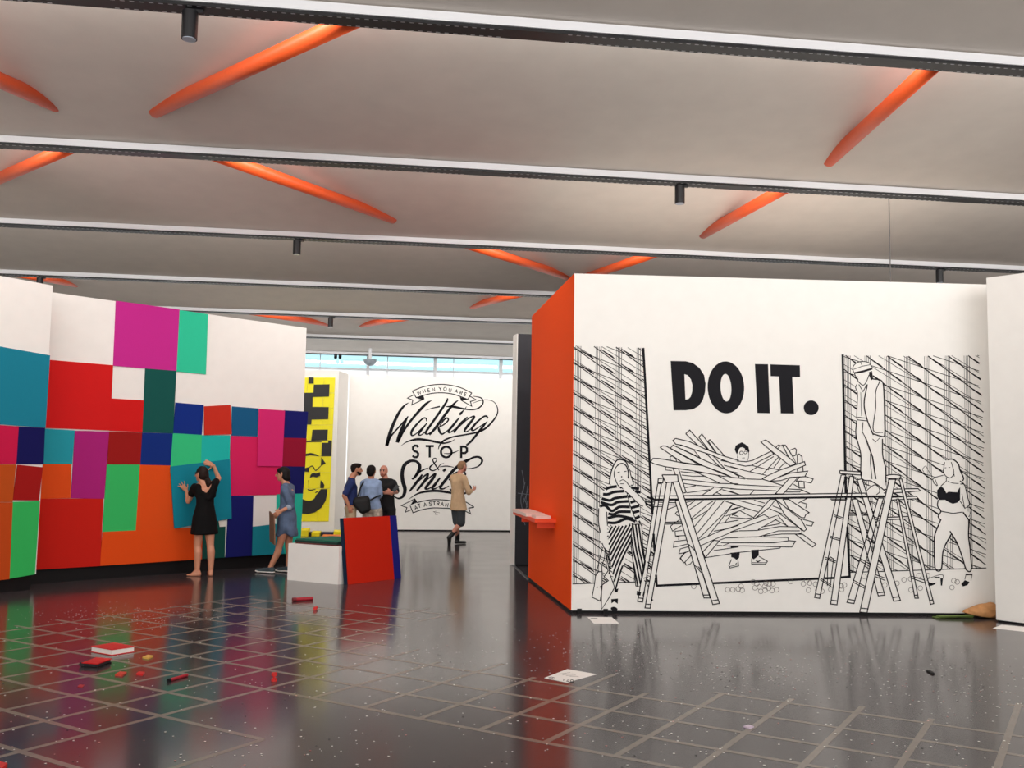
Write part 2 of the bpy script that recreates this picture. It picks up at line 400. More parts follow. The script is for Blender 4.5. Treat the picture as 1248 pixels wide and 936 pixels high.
CB = [
 ([(60, 439), (137, 445.6), (133.2, 524.3), (54.9, 521.2)], (208, 26, 26), 'large bright red square under the white corner of the wall', 0),
 ([(134.9, 486), (174.6, 488.3), (172.9, 526.3), (133.4, 524.6)], (206, 24, 24), 'small bright red square beneath the white gap', 0),
 ([(141.3, 367), (218, 377.7), (214.5, 452), (137.9, 445.4)], (197, 42, 142), 'large magenta square at the top edge of the wall', 0),
 ([(218.6, 378.3), (252.6, 383.5), (250, 456), (214.9, 452.4)], (48, 198, 155), 'mint green upright board at the top beside magenta', 0),
 ([(177, 449.5), (214, 452.4), (210, 527.6), (173.2, 526.6)], (16, 82, 76), 'dark bottle green upright board below magenta', 0),
 ([(213.9, 491), (247.4, 493.9), (245, 529.8), (210.8, 527.8)], (12, 44, 130), 'royal blue square between bottle green and crooked brick red', 0),
 ([(247.9, 495.2), (279.8, 493.4), (281.4, 529.3), (248, 530.4)], (198, 46, 30), 'crooked brick red square between two blue squares', 1),
 ([(282.8, 495.7), (313.6, 498.2), (312.6, 531.7), (282.1, 530.6)], (20, 88, 132), 'steel blue square between the brick red and upright pink boards', 0),
 ([(345.8, 500.4), (374.3, 502.2), (372.4, 533.8), (344.7, 533)], (22, 26, 104), 'navy square at the passage end of the colour wall, above crimson', 0),
 ([(344.6, 533.8), (372.6, 534.6), (371, 568.2), (343.5, 567.8)], (148, 16, 48), 'crimson square between two navy boards at the passage end', 0),
 ([(343.6, 568.4), (371, 568.8), (368.4, 601.6), (341.4, 602)], (20, 22, 92), 'navy square behind the head of the denim dressed person', 0),
 ([(280.6, 531.4), (343.4, 534), (340.4, 602.6), (280, 603.8)], (212, 32, 92), 'large hot pink square facing the denim dressed person', 0),
 ([(314, 498.4), (345.5, 500.4), (342.3, 568.4), (311.9, 567.8)], (212, 40, 112), 'upright pink board overlapping the hot pink square', 2),
 ([(54.6, 522.8), (90.2, 525), (87, 565.6), (52.3, 565.2)], (36, 152, 168), 'light teal square beside the upright purple board', 0),
 ([(91.3, 525.2), (132, 526.2), (126, 607.3), (86.3, 606.8)], (168, 32, 118), 'upright purple magenta board between teal and dark red', 0),
 ([(132.5, 526.2), (172.3, 527.5), (170, 565.9), (130.8, 566)], (152, 22, 20), 'dark red square between purple and deep blue boards', 0),
 ([(173.4, 527.7), (210, 528.5), (206.8, 567), (170.9, 566)], (12, 44, 122), 'deep blue square under bottle green board', 0),
 ([(210.6, 528.4), (245.2, 530.5), (244, 575), (207, 576)], (52, 194, 128), 'light green board above the board being held', 0),
 ([(245.7, 530.6), (279.8, 531.2), (278.6, 572), (244.6, 575)], (30, 182, 172), 'turquoise board above the board being held', 0),
 ([(52.3, 566), (86.2, 566), (84.9, 606.8), (49.2, 607.4)], (222, 78, 22), 'small orange square under the light teal one', 0),
 ([(130.2, 566.5), (170, 566.5), (164.9, 646), (124.9, 648.3)], (54, 184, 98), 'upright grass green board between purple and orange', 0),
 ([(170.4, 566.7), (207.5, 567.6), (219, 643.6), (165.3, 646)], (222, 78, 20), 'orange board partly behind the held teal board', 0),
 ([(124.9, 648.6), (246.8, 643), (245.4, 681), (121.6, 689.2)], (224, 76, 16), 'wide orange board along the plinth behind the black dress', 0),
 ([(48.6, 608.2), (125.2, 607.7), (121.2, 689.3), (42.8, 694)], (196, 28, 16), 'large scarlet square along the plinth', 0),
 ([(247.2, 634), (274, 633), (272.8, 679), (245.8, 680.8)], (14, 74, 66), 'dark green board along the plinth between orange and navy', 0),
 ([(279.4, 604.6), (308, 604.4), (306, 676.8), (274.6, 679)], (20, 24, 100), 'tall navy board along the plinth beside white gap', 0),
 ([(337.2, 602.6), (368.2, 602), (364.8, 673), (337, 675.4)], (40, 184, 160), 'mint board behind the denim dress', 0),
 ([(307.2, 641.8), (336.8, 638.4), (345.5, 674.4), (306.2, 677.2)], (22, 132, 148), 'teal board along the plinth under the white gap', 1),
]
for i, (c, rgb, lab, lay) in enumerate(CB): board(cw, c, rgb, lab, .002 + .0135 * lay + .0006 * (i % 5), grow_px=0 if lay else .4)
board(cw, [(265.5, 634.5), (274.5, 633.5), (274, 641.6), (267, 642)], (236, 230, 220), 'small white card beside the black dress above dark green', .016, .004, None, 'white_card')
held = board(cw, [(205.9, 568.6), (278.7, 559.6), (280.5, 631.8), (210.8, 644)], (16, 130, 150), 'large tilted teal board being pressed on by the person in black dress', .032, .014)

# ------------------------------------------------------------------ lettered mural wall (white front, orange side)
dA, dB = np.array([2.145, 10.72]), np.array([7.595, 10.2965])
D = Plane(dA, dB)
dC, dD = np.array([7.8, 13.95]), np.array([2.147, 13.95])
MU = Thing('mural_wall', (dA[0], dA[1], 0), 'big white wall block with DO IT lettering and a line drawing', 'display wall')
vs, fs = prism([dA, dB, dC, dD], .035, HW)
MU.part('wall_body', vs, fs, WHITE)
ORG = MU.part('orange_side', *slab([(dA[0], dA[1], .035), (dD[0], dD[1], .035), (dD[0], dD[1], HW), (dA[0], dA[1], HW)], (-1, 0, 0), .006), ORANGE)
ORG['label'] = 'flat orange painted side'
MU.part('plinth', *prism([dA + [.02, .02], dB + [0, .02], dC + [0, -.05], dD + [.02, -.05]], 0, .036), BLACK)
for u in (706, 738):
    q = D.sz(u, 747); p = D.p(q); MU.part('foot_clip', *slab([D.p((q[0] - .025, .0)), D.p((q[0] + .025, .0)), D.p((q[0] + .025, .055)), D.p((q[0] - .025, .055))], D.n, .02), BLACK)
art = Art(D, .0025, 1.22)
z8 = Zm((810, 430), 6.24)
art.fill(z8(*smooth_pts([(45, 62), (160, 64), (215, 78), (265, 115), (300, 170), (311, 235), (307, 300), (290, 360), (258, 405), (215, 430), (160, 437), (68, 437)], 1)),
         [z8((150, 162), (178, 172), (200, 203), (211, 245), (209, 295), (197, 335), (180, 352), (158, 355))])
art.done(MU, 'letter', INK, None, 'black letter D')
art.fill(z8(*ell(466, 263, 139, 198, 48, math.radians(-2))), [z8(*ell(466, 265, 41, 105, 32, math.radians(-3)))]); art.done(MU, 'letter', INK, None, 'black letter O')
art.fill(z8((686, 85), (786, 87), (800, 460), (705, 458))); art.done(MU, 'letter', INK, None, 'black letter I')
art.fill(z8((803, 88), (1028, 95), (1030, 185), (970, 183), (983, 462), (883, 460), (870, 180), (806, 178))); art.done(MU, 'letter', INK, None, 'black letter T')
art.fill(z8(*ell(1114, 418, 57, 56, 32))); art.done(MU, 'full_stop', INK, None, 'round black full stop')

THIN, MED, BOLD = 0.85, 1.25, 2.3
z1, z2, z3, z4, z5, z6 = [Zm(o, 10.4) for o in ((790, 515), (890, 515), (790, 595), (890, 595), (770, 660), (880, 650))]
y1, y2, y3, y4, y5, y7 = [Zm(o, 9.36) for o in ((990, 560), (990, 650), (1060, 560), (1060, 650), (1110, 545), (695, 550))]
y6 = Zm((1110, 630), 6.69); y8 = Zm((695, 650), 8.51); xl = Zm((690, 550), 4.455); xr = Zm((980, 540), 4.254); xm_ = Zm((1020, 430), 5.2)

# ladders: each leg is a quad
def quad(f, *p): return f(*p)
ladA = [quad(xl, (497, 175), (517, 175), (415, 818), (388, 815)), quad(xl, (592, 270), (612, 262), (782, 796), (748, 796)),
        quad(xl, (546, 165), (575, 165), (456, 852), (428, 850)), quad(xl, (578, 165), (612, 165), (832, 826), (796, 832))]
capA = [quad(xl, (520, 128), (605, 128), (608, 165), (540, 170)), quad(xl, (500, 148), (528, 146), (524, 172), (498, 170))]
rungA = [quad(xl, (527, 386), (662, 382), (664, 392), (528, 396))]
ladB = [quad(xr, (192, 165), (215, 165), (80, 805), (54, 800)), quad(xr, (248, 290), (275, 290), (418, 788), (384, 792)),
        quad(xr, (236, 170), (258, 175), (170, 838), (137, 834)), quad(xr, (275, 190), (300, 185), (499, 815), (464, 820))]
capB = [quad(xr, (184, 142), (298, 150), (298, 166), (186, 158))]
rungB = [quad(xr, (214, 362), (342, 362), (344, 374), (214, 374))]
ladC = [quad(xr, (384, 285), (411, 285), (258, 832), (222, 826)), quad(xr, (478, 290), (490, 290), (592, 804), (574, 804)),
        quad(xr, (440, 188), (474, 188), (326, 880), (288, 876)), quad(xr, (492, 186), (506, 186), (672, 832), (655, 836))]
capC = [xr(*ell(462, 174, 40, 11, 24))]
rungC = [quad(xr, (405, 386), (555, 380), (556, 392), (405, 398)), quad(xr, (415, 240), (590, 236), (604, 248), (430, 262)), quad(xr, (432, 282), (580, 276), (592, 288), (432, 296))]
barP = [(793, 604.6), (1088, 600.6), (1096, 604.5), (797, 609)]
barQ = z3((0, 172), (400, 186), (400, 214), (0, 205))
BARW = [barP]
# figures: silhouettes that hide what is behind them
f1_head = y7((445, 378), (460, 260), (490, 170), (530, 105), (575, 95), (620, 110), (680, 220), (690, 270), (722, 378), (640, 420), (540, 400))
f1_shirt = y7((450, 385), (540, 380), (600, 440), (680, 400), (790, 430), (805, 470), (795, 600), (795, 700), (802, 810), (720, 818), (520, 858), (415, 832), (425, 700), (400, 650), (335, 635), (345, 580), (380, 460))
f1_arm = y7((575, 395), (640, 350), (700, 420), (830, 545), (862, 600), (830, 628), (770, 600), (680, 490), (620, 450))
f1_arm2 = y7((325, 640), (412, 655), (424, 850), (418, 930), (440, 1100), (380, 1120), (345, 1000), (322, 800))
f1_legL = y8((396, -75), (400, 150), (440, 420), (460, 520), (458, 612), (502, 570), (512, 440), (560, 280), (590, 180), (628, 105), (642, -92), (560, -82))
f1_legR = y8((628, 100), (655, 330), (680, 545), (722, 555), (760, 400), (778, 300), (750, 100), (742, -95), (642, -92))
f1_saw = y8((375, 225), (410, 420), (460, 560), (400, 670), (325, 788), (325, 540), (395, 490), (350, 450), (392, 390), (372, 330))
f1_bag = y8((262, 440), (290, 400), (330, 395), (330, 560), (310, 702), (225, 662), (248, 545))
f3 = xm_((105, 125), (100, 90), (120, 65), (165, 55), (205, 65), (222, 100), (230, 165), (285, 180), (297, 240), (302, 400), (305, 525), (290, 540), (292, 640), (310, 740), (306, 850), (290, 895), (180, 905), (185, 870), (215, 815), (155, 792), (150, 640), (120, 520), (125, 400), (130, 260), (118, 220), (140, 180), (115, 140))
f3_gap = xm_((215, 640), (240, 800), (222, 812), (210, 700))
f4 = y5((385, 170), (420, 138), (480, 138), (540, 190), (560, 260), (605, 350), (595, 410), (612, 432), (645, 560), (668, 650), (650, 700), (665, 830), (660, 960), (345, 960), (345, 835), (310, 790), (340, 735), (305, 670), (312, 600), (298, 560), (300, 480), (250, 410), (240, 365), (270, 345), (370, 320), (370, 270))
f4_legs = y6((245, 0), (200, 130), (190, 200), (190, 280), (200, 425), (248, 428), (265, 270), (328, 140), (380, 220), (420, 330), (452, 432), (492, 432), (485, 280), (470, 150), (478, 0))
f4_arm = y5((130, 250), (170, 215), (200, 270), (250, 340), (240, 380), (150, 300))
FIG1 = [f1_head, f1_shirt, f1_arm, f1_arm2, f1_legL, f1_legR, f1_saw, f1_bag]
FIG4 = [f4, f4_legs]
LADS = ladA + capA + ladB + capB + ladC + capC

# bold frame of the drawn room
art.stroke([(783.9, 424), (787.8, 490), (791.5, 556), (795.5, 635), (800.3, 713.8), (900, 709.4), (1020, 704.2), (1035.4, 702.8), (1033, 650), (1030.6, 599), (1026.9, 432)],
           BOLD, hide=FIG1 + LADS + BARW + [f3])
art.done(MU, 'frame_line', INK)
# lattice behind the figures
def lattice(poly, x0, x1, y0, y1, cw_, ch_, lean, hide, slopes, vx):
    x = vx
    while x < x1 + 30:
        for o_, w in ((-3.4, .36), (-1.2, .42), (0.9, .42), (3.0, .5)):
            art.stroke([(x + o_ + lean * 0, y0), (x + o_ + lean * (y1 - y0), y1)], w, hide=hide, keep=poly)
        x += cw_
    for sl, w, ph in slopes:
        y = y0 - sl * (x1 - x0) - ch_ * 2 + ph
        while y < y1 + ch_:
            art.stroke([(x0, y), (x1, y + sl * (x1 - x0))], w, hide=hide, keep=poly); y += ch_
    # dark nibs that swell where the slats cross
    x = vx + 3
    i = 0
    while x < x1 + 30:
        y = y0 - 30 + (i * cw_ * slopes[0][0]) % ch_
        while y < y1 + 10:
            art.stroke([(x - 1, y, .6), (x + 6, y + 6 * slopes[0][0] + .5, 1.5), (x + 13, y + 13 * slopes[0][0], 1.7), (x + 16, y + 16 * slopes[0][0] + .3, .6)], hide=hide, keep=poly); y += ch_
        x += cw_; i += 1
latL = [(698.6, 421), (784, 424), (791.5, 556), (799, 708.5), (697.6, 711.5)]
lattice(latL, 697, 802, 419, 712, 24.9, 18.5, -.012, FIG1 + ladA + capA + BARW, ((.72, .95, 4.0), (.40, .65, 10.0), (.62, .5, 9.0)), 705)
art.stroke([(697.6, 711.6), (799.6, 708.5)], .9, hide=FIG1 + ladA)
art.done(MU, 'lattice_drawing', INKTHIN)
latR = [(1027.5, 433), (1108, 434), (1193, 433), (1194.5, 440), (1192, 449), (1196, 460), (1193, 470), (1197, 480), (1195, 490), (1199, 500), (1197, 515), (1200, 540), (1198, 560), (1201, 590), (1199, 620), (1202, 660), (1201.5, 692.5), (1036, 697.5), (1031, 600)]
lattice(latR, 1026, 1203, 430, 698, 24.2, 18.4, .015, FIG4 + LADS + rungC + BARW + [f3], ((.74, .95, 2.0), (.33, .65, 7.0), (.62, .5, 12.0)), 1033)
art.stroke([(1036, 697.6), (1202, 692.2)], .9, hide=FIG4 + LADS)
art.done(MU, 'lattice_drawing', INKTHIN)

# the heap of planks
P = []
P.append(z1((475, 140), (525, 95), (985, 600), (935, 588)))
P.append(z1((640, 185), (680, 145), (850, 380), (770, 350)))
P.append(z1((758, 232), (782, 216), (960, 415), (900, 440)))
P.append(z2((660, 285), (697, 285), (790, 430), (838, 520), (740, 440)))
P.append(z2((745, 355), (820, 325), (838, 345), (830, 412), (790, 430)))
P.append(z2((850, 600), (850, 405), (870, 398), (908, 430), (940, 830), (872, 830)))
P.append(z2((830, 745), (880, 690), (960, 685), (1050, 715), (1025, 765), (900, 742)))
P.append(z1((150, 315), (185, 295), (225, 297), (460, 430), (600, 510), (690, 545), (610, 532), (430, 505), (280, 405)))
P.append(z1((280, 325), (315, 285), (660, 455), (920, 570), (1060, 630), (1150, 682), (1150, 704), (1060, 695), (950, 640), (690, 545)))
pA = z1((345, 200), (520, 240), (720, 335), (960, 425), (1140, 478)) + z2((90, 488), (200, 497), (280, 480), (520, 362), (550, 400), (270, 542), (190, 552), (0, 508)) + z1((910, 460), (800, 410), (560, 335), (420, 285), (350, 275), (310, 230))
P.append(pA)
P.append(z1((275, 430), (310, 425), (350, 460), (385, 590), (480, 885), (440, 895), (360, 700), (310, 570), (280, 490)))
P.append(z1((30, 500), (60, 455), (130, 455), (280, 480), (500, 525), (690, 545), (900, 630), (1045, 690), (960, 682), (840, 660), (570, 610), (220, 560), (80, 525)))
P.append(z2((385, 245), (450, 220), (740, 440), (830, 520), (760, 550), (520, 360)))
P.append(z2((500, 745), (590, 700), (760, 640), (980, 615), (945, 685), (760, 695), (640, 735)))
P.append(z2((400, 715), (470, 675), (620, 605), (940, 495), (952, 540), (830, 590), (500, 745)))
P.append(z2((570, 905), (750, 705), (860, 690), (670, 905)))
P.append(z4((665, 140), (740, 140), (1000, 310), (955, 335), (940, 375), (900, 372), (740, 260)))
P.append(z4((575, 140), (740, 275), (900, 400), (965, 520), (935, 545), (850, 480), (700, 350)))
P.append(z4((290, 380), (505, 140), (575, 140), (500, 240), (310, 385)))
P.append(z4((820, 580), (920, 585), (1085, 710), (1045, 745)))
P.append(z3((690, 810), (830, 660), (900, 668), (722, 880)))
P.append(z4((0, 690), (560, 690), (750, 665), (825, 672), (780, 745), (170, 730), (-100, 730)))
f2_head = z2((55, 350), (70, 290), (145, 250), (230, 310), (242, 370), (230, 450), (205, 490), (105, 485), (85, 430))
for i, q in enumerate(P):
    art.stroke(list(q) + [q[0]], .95, hide=P[i + 1:] + ladA + capA + BARW)
LOOSE = [(z1, [[(570, 610), (720, 680), (910, 770)], [(600, 625), (850, 655), (1070, 775)], [(860, 665), (960, 685)], [(425, 665), (560, 680), (730, 680)], [(435, 720), (560, 730), (900, 772), (1144, 776)], [(440, 770), (620, 795), (1144, 845)],
   [(410, 622), (600, 640)], [(470, 825), (600, 800)], [(490, 890), (780, 850)], [(690, 915), (830, 825)], [(940, 835), (820, 915)], [(940, 850), (1144, 910)], [(860, 885), (930, 915)], [(220, 565), (215, 600), (300, 608)], [(400, 295), (430, 290), (570, 340), (660, 450)], [(430, 335), (650, 445)], [(960, 540), (1144, 590)], [(920, 480), (1144, 525)], [(1000, 610), (1144, 640)]]),
 (z2, [[(0, 555), (190, 610), (460, 670)], [(0, 620), (220, 715), (400, 720)], [(410, 655), (620, 430)], [(250, 620), (550, 430)], [(480, 570), (620, 600)], [(550, 575), (640, 455)], [(620, 580), (690, 510)], [(0, 690), (190, 715)], [(0, 760), (60, 785), (640, 815)], [(0, 840), (580, 865)],
   [(700, 880), (880, 880), (910, 850)], [(710, 840), (900, 850), (1010, 900)], [(245, 915), (300, 860)], [(0, 870), (120, 915)], [(500, 745), (670, 800)], [(800, 780), (880, 830)], [(575, 320), (605, 285), (632, 290), (600, 335)], [(640, 300), (655, 285), (670, 300)], [(490, 600), (0, 470)]]),
 (z3, [[(480, 245), (590, 155)], [(510, 280), (700, 155)], [(545, 385), (760, 200), (820, 165)], [(545, 410), (740, 290)], [(460, 185), (560, 160)], [(575, 500), (860, 155)], [(605, 590), (955, 165)], [(640, 640), (1075, 200)], [(755, 610), (900, 430), (1075, 200)], [(960, 155), (1075, 200), (1144, 225)],
   [(630, 665), (780, 600), (900, 545), (1144, 465)], [(650, 735), (860, 640), (1060, 555), (1144, 540)], [(725, 880), (1144, 815)], [(830, 790), (1144, 745)], [(870, 725), (1060, 735)], [(920, 690), (1144, 695)], [(900, 660), (980, 630), (1144, 625)], [(830, 545), (1020, 510), (1144, 470)], [(880, 450), (1144, 405)],
   [(975, 430), (1040, 345)], [(1030, 275), (1144, 240)], [(980, 355), (1090, 310)], [(1060, 330), (1144, 360)], [(240, 270), (360, 225)], [(420, 475), (345, 520), (310, 545), (280, 485), (320, 450), (400, 400)], [(470, 600), (345, 605), (340, 545), (430, 535)], [(345, 605), (390, 615), (385, 655)], [(490, 655), (330, 675), (318, 750), (510, 705)], [(530, 735), (405, 770), (390, 830), (450, 820)],
   [(540, 780), (460, 825), (410, 885), (440, 935)], [(395, 300), (360, 300), (345, 320), (375, 350), (400, 345)]]),
 (z5, [[(740, 120), (665, 140), (610, 215), (665, 270), (760, 165)], [(670, 255), (690, 300), (740, 285), (785, 230)]]),
 (z4, [[(300, 150), (440, 190)], [(110, 155), (410, 235)], [(0, 180), (130, 230), (350, 300)], [(540, 225), (770, 310), (750, 360), (620, 310), (500, 260)], [(420, 330), (490, 370)], [(130, 290), (290, 370)], [(0, 280), (130, 240)], [(0, 335), (190, 255)], [(100, 295), (20, 345)], [(0, 370), (200, 385), (280, 375)], [(0, 500), (420, 340)], [(0, 555), (590, 345)],
   [(350, 525), (600, 385)], [(110, 540), (340, 535), (620, 485), (850, 490)], [(600, 340), (720, 480)], [(620, 320), (900, 520)], [(570, 400), (730, 480)], [(400, 490), (630, 450)], [(360, 615), (610, 540), (880, 540)], [(420, 605), (650, 580), (850, 580), (905, 570), (910, 540), (865, 495)], [(0, 625), (360, 615), (730, 625), (735, 660)], [(0, 825), (630, 760), (640, 740), (170, 730)],
   [(860, 190), (970, 130)], [(900, 180), (970, 200), (955, 255)], [(920, 395), (1055, 430), (1030, 480), (955, 465)]])]
TOPP = [pA, P[8], P[11], P[13], P[14], P[15], P[16], P[17], P[18], P[20], P[21]]
for f, ls in LOOSE:
    for s_ in ls: art.stroke(f(*s_), .85, hide=TOPP + ladA + capA + BARW + [f2_head])
art.done(MU, 'plank_drawing', INKTHIN)
# long beam across the trestles
art.stroke([(793, 604.6), (1088, 600.6)], 1.0, hide=[ladA[2], ladA[3]] + ladC[2:] + [f3]); art.stroke([(793, 604.6), (797, 609), (940, 607.6), (1096, 604.6), (1088, 600.6)], 2.0, hide=[ladA[2], ladA[3], ladC[2]])
art.stroke(z3((-30, 165), (-30, 205), (0, 205), (400, 214)), .9, hide=ladA); art.stroke(z3((-30, 165), (0, 172), (400, 186)), .9, hide=ladA)
art.done(MU, 'beam_drawing', INK)
# ladders
def ladder_art(legs, caps, rungs, hide0, ticks, f, w=1.05):
    allq = rungs + legs + caps
    for i, q in enumerate(allq): art.stroke(list(q) + [q[0]], w, hide=allq[i + 1:] + hide0)
    for q in legs:                                  # rubber feet
        a, b_, c, d = [np.array(p) for p in q]
        art.stroke([tuple(c + (b_ - c) * .03), tuple(d + (a - d) * .03)], 1.0)
    for t_ in ticks: art.stroke(f(*t_), .9, hide=legs[2:] + hide0)
ladder_art(ladA, capA, rungA, [], [[(470, 300), (520, 300)], [(665, 505), (700, 540)], [(690, 510), (715, 545)], [(700, 620), (735, 660)], [(715, 625), (745, 660)], [(450, 570), (475, 560)], [(432, 640), (458, 632)], [(440, 600), (470, 620)], [(420, 690), (445, 682)], [(425, 700), (450, 740)]], xl)
art.done(MU, 'ladder_drawing', INKTHIN)
ladder_art(ladB, capB, rungB, ladC[2:3], [[(155, 372), (205, 388)], [(157, 380), (203, 396)], [(135, 482), (190, 498)], [(133, 490), (188, 506)], [(110, 592), (165, 612)], [(108, 600), (163, 620)], [(85, 700), (140, 735)], [(83, 708), (140, 744)], [(135, 290), (225, 290)], [(140, 296), (225, 296)], [(120, 740), (122, 610), (135, 590), (152, 600), (135, 745)], [(225, 250), (235, 195), (255, 178), (272, 190), (300, 262)], [(240, 250), (248, 205), (258, 196), (270, 210), (288, 262)], [(300, 262), (350, 390)]], xr)
art.done(MU, 'ladder_drawing', INKTHIN)
ladder_art(ladC, capC, rungC, [], [[(355, 380), (400, 395)], [(352, 390), (398, 405)], [(322, 488), (372, 512)], [(320, 498), (368, 524)], [(290, 598), (346, 630)], [(287, 608), (343, 642)], [(258, 712), (320, 745)], [(256, 722), (318, 756)], [(555, 700), (640, 730)], [(556, 690), (640, 715)], [(362, 690), (420, 712)], [(364, 680), (420, 700)]], xr)
art.done(MU, 'ladder_drawing', INKTHIN)
# striped woman
def poly_out(f, pts, w, sm=True, hide=()): art.stroke(f(*pts), w, sm=sm, hide=hide)
for pts, w in (([(445, 378), (460, 260), (490, 170), (530, 105), (575, 95), (620, 110), (650, 140)], 1.2), ([(640, 130), (680, 220), (690, 270), (720, 375), (690, 388)], .9), ([(535, 165), (560, 146), (600, 140), (640, 170), (662, 240), (660, 310)], 1.2),
               ([(535, 165), (512, 200), (500, 270), (515, 320), (540, 380), (580, 425)], .9), ([(540, 240), (565, 235)], .8), ([(610, 232), (640, 228)], .8), ([(565, 340), (600, 325), (640, 345)], .7), ([(570, 370), (610, 370)], .7),
               ([(640, 350), (700, 420), (830, 545), (862, 600)], .9), ([(600, 440), (680, 500), (780, 600), (830, 628)], .9), ([(855, 545), (875, 575), (936, 590)], .9), ([(870, 515), (936, 550)], 2.0), ([(645, 470), (690, 640), (760, 810)], .8)):
    poly_out(y7, pts, w)
art.fill(y7(*ell(586, 290, 8, 8, 12)))
hid = [f1_arm, f1_head]
for pts in ([(385, 450), (440, 415), (545, 398)], [(365, 490), (430, 490), (500, 465), (610, 455)], [(345, 535), (450, 560), (510, 535), (650, 515)], [(340, 580), (470, 612), (540, 580), (665, 570)], [(338, 625), (400, 620), (475, 680), (560, 635), (680, 635)],
            [(415, 705), (490, 720), (560, 690), (690, 690)], [(420, 765), (550, 738), (720, 770)], [(415, 812), (520, 815), (640, 770), (745, 800)], [(655, 522), (705, 508)], [(685, 585), (755, 562)], [(695, 645), (795, 618)], [(715, 700), (795, 678)], [(738, 768), (805, 735)], [(770, 818), (805, 798)], [(690, 412), (785, 430)], [(740, 455), (810, 470)]):
    art.stroke(y7(*[p + (26,) for p in pts]), sm=True, hide=hid, keep=f1_shirt)
for k in range(-1, 16):                             # trouser stripes
    x0 = 395 + 35 * k
    art.stroke(y8((x0 + 62, -110, 14), (x0 - 55, 100, 15), (x0 - 135, 260, 15), (x0 - 190, 400, 14), (x0 - 235, 560, 13), (x0 - 250, 620, 13)), sm=True, keep=f1_legL)
for k in range(-4, 8):
    x0 = 560 + 31 * k
    art.stroke(y8((x0 - 8, -110, 14), (x0 + 28, 150, 14), (x0 + 68, 330, 14), (x0 + 112, 560, 13)), sm=True, keep=f1_legR)
for q in (f1_legR, f1_saw, f1_bag): art.stroke(list(q) + [q[0]], .9)
art.stroke(y8((330, 100), (350, 150), (372, 190), (395, 260), (410, 330)), .9, sm=True); art.stroke(y8((405, 180), (400, 250), (415, 290), (412, 350)), 1.2, sm=True)
art.stroke(y7((325, 650), (322, 800), (345, 930)), .9, sm=True); art.stroke(y7((415, 690), (424, 850)), .9)
art.stroke(y8((360, 150), (355, 250), (330, 330), (328, 395)), .8, sm=True); art.stroke(y8((335, 150), (300, 280), (268, 430)), .8)
for c in ((405, 410, 9), (278, 560, 8), (312, 556, 8), (412, 345, 11)): art.fill(y8(*ell(c[0], c[1], c[2], c[2], 10)))
art.fill(y8(*ell(455, 785, 36, 23, 18, .2))); art.fill(y8((425, 682), (495, 676), (492, 732), (457, 705), (427, 726))); art.fill(y8((455, 590), (500, 570), (490, 610), (462, 612)))
art.fill(y8((690, 595), (735, 612), (728, 645), (688, 640))); art.fill(y8((760, 598), (775, 610), (765, 650), (748, 650))); art.fill(y8((836, 672), (862, 690), (838, 710)))
art.done(MU, 'figure_drawing', INK, None, 'drawn woman in striped clothes carrying a saw')
# man behind the planks
art.fill(z2((55, 345), (68, 292), (110, 268), (145, 250), (190, 275), (230, 308), (242, 360), (232, 392), (215, 360), (190, 350), (180, 325), (150, 312), (125, 318), (105, 345), (95, 385), (80, 398)))
art.fill(z6((115, 250), (225, 242), (215, 312), (182, 336), (150, 312), (115, 302))); art.fill(z6((370, 210), (465, 205), (465, 280), (402, 330), (375, 312))); art.fill(z6((105, 155), (270, 158), (110, 182)))
for c in ((140, 385, 22), (190, 380, 17)): art.stroke(z2(*ell(c[0], c[1], c[2], c[2], 14)), .6)
for f, pts, w in ((z2, [(95, 390), (90, 440), (105, 485)], .5), (z2, [(235, 390), (230, 450), (215, 485)], .5), (z2, [(150, 450), (185, 448)], .5), (z6, [(118, 330), (85, 410), (100, 440), (210, 412), (200, 340)], .8), (z6, [(375, 318), (375, 390), (548, 392), (575, 355), (500, 310), (465, 290)], .8), (z6, [(380, 372), (560, 372)], .6), (z6, [(95, 420), (205, 395)], .6)): art.stroke(f(*pts), w)
art.stroke(z6((425, 345, 4), (455, 358, 14), (490, 340, 3)), sm=True); art.stroke(z6((165, 390, 3), (178, 385, 10), (192, 370, 3)), sm=True)
art.done(MU, 'figure_drawing', INK, None, 'drawn man with black hair and glasses hidden by planks')
# man standing on the beam
for pts, w in (([(105, 125), (101, 90), (128, 62), (170, 55), (208, 68), (220, 100)], .8), ([(150, 58), (160, 85), (105, 105)], .6), ([(160, 85), (215, 75)], .6), ([(110, 130), (120, 152), (138, 185), (165, 205), (185, 185), (203, 140)], .8), ([(125, 150), (138, 155)], .6), ([(138, 200), (165, 246), (187, 205)], .8), ([(125, 200), (118, 222), (130, 262), (125, 400), (130, 425)], .8),
               ([(192, 200), (172, 320), (190, 420), (230, 520)], 1.2), ([(270, 182), (245, 250), (245, 350), (230, 490), (290, 505)], .9), ([(225, 165), (285, 180), (298, 260), (302, 420), (302, 515), (288, 530), (225, 512)], 1.2), ([(130, 408), (190, 415)], .8), ([(130, 425), (192, 432)], .8), ([(125, 430), (120, 520), (150, 640), (155, 790), (216, 812)], 1.1),
               ([(165, 440), (160, 500), (182, 540)], .8), ([(180, 535), (225, 660), (246, 800)], 1.4), ([(288, 545), (290, 650), (309, 740), (305, 840)], 1.1), ([(216, 812), (262, 840), (300, 872)], 1.1), ([(225, 545), (245, 565), (270, 540)], .6), ([(180, 898), (190, 872), (235, 838), (262, 850), (270, 880), (250, 900)], .8), ([(165, 800), (180, 830), (215, 845)], .7), ([(150, 250), (155, 400)], .5), ([(212, 640), (212, 700), (222, 800)], .8)):
    art.stroke(xm_(*pts), w, sm=len(pts) > 3, hide=capC)
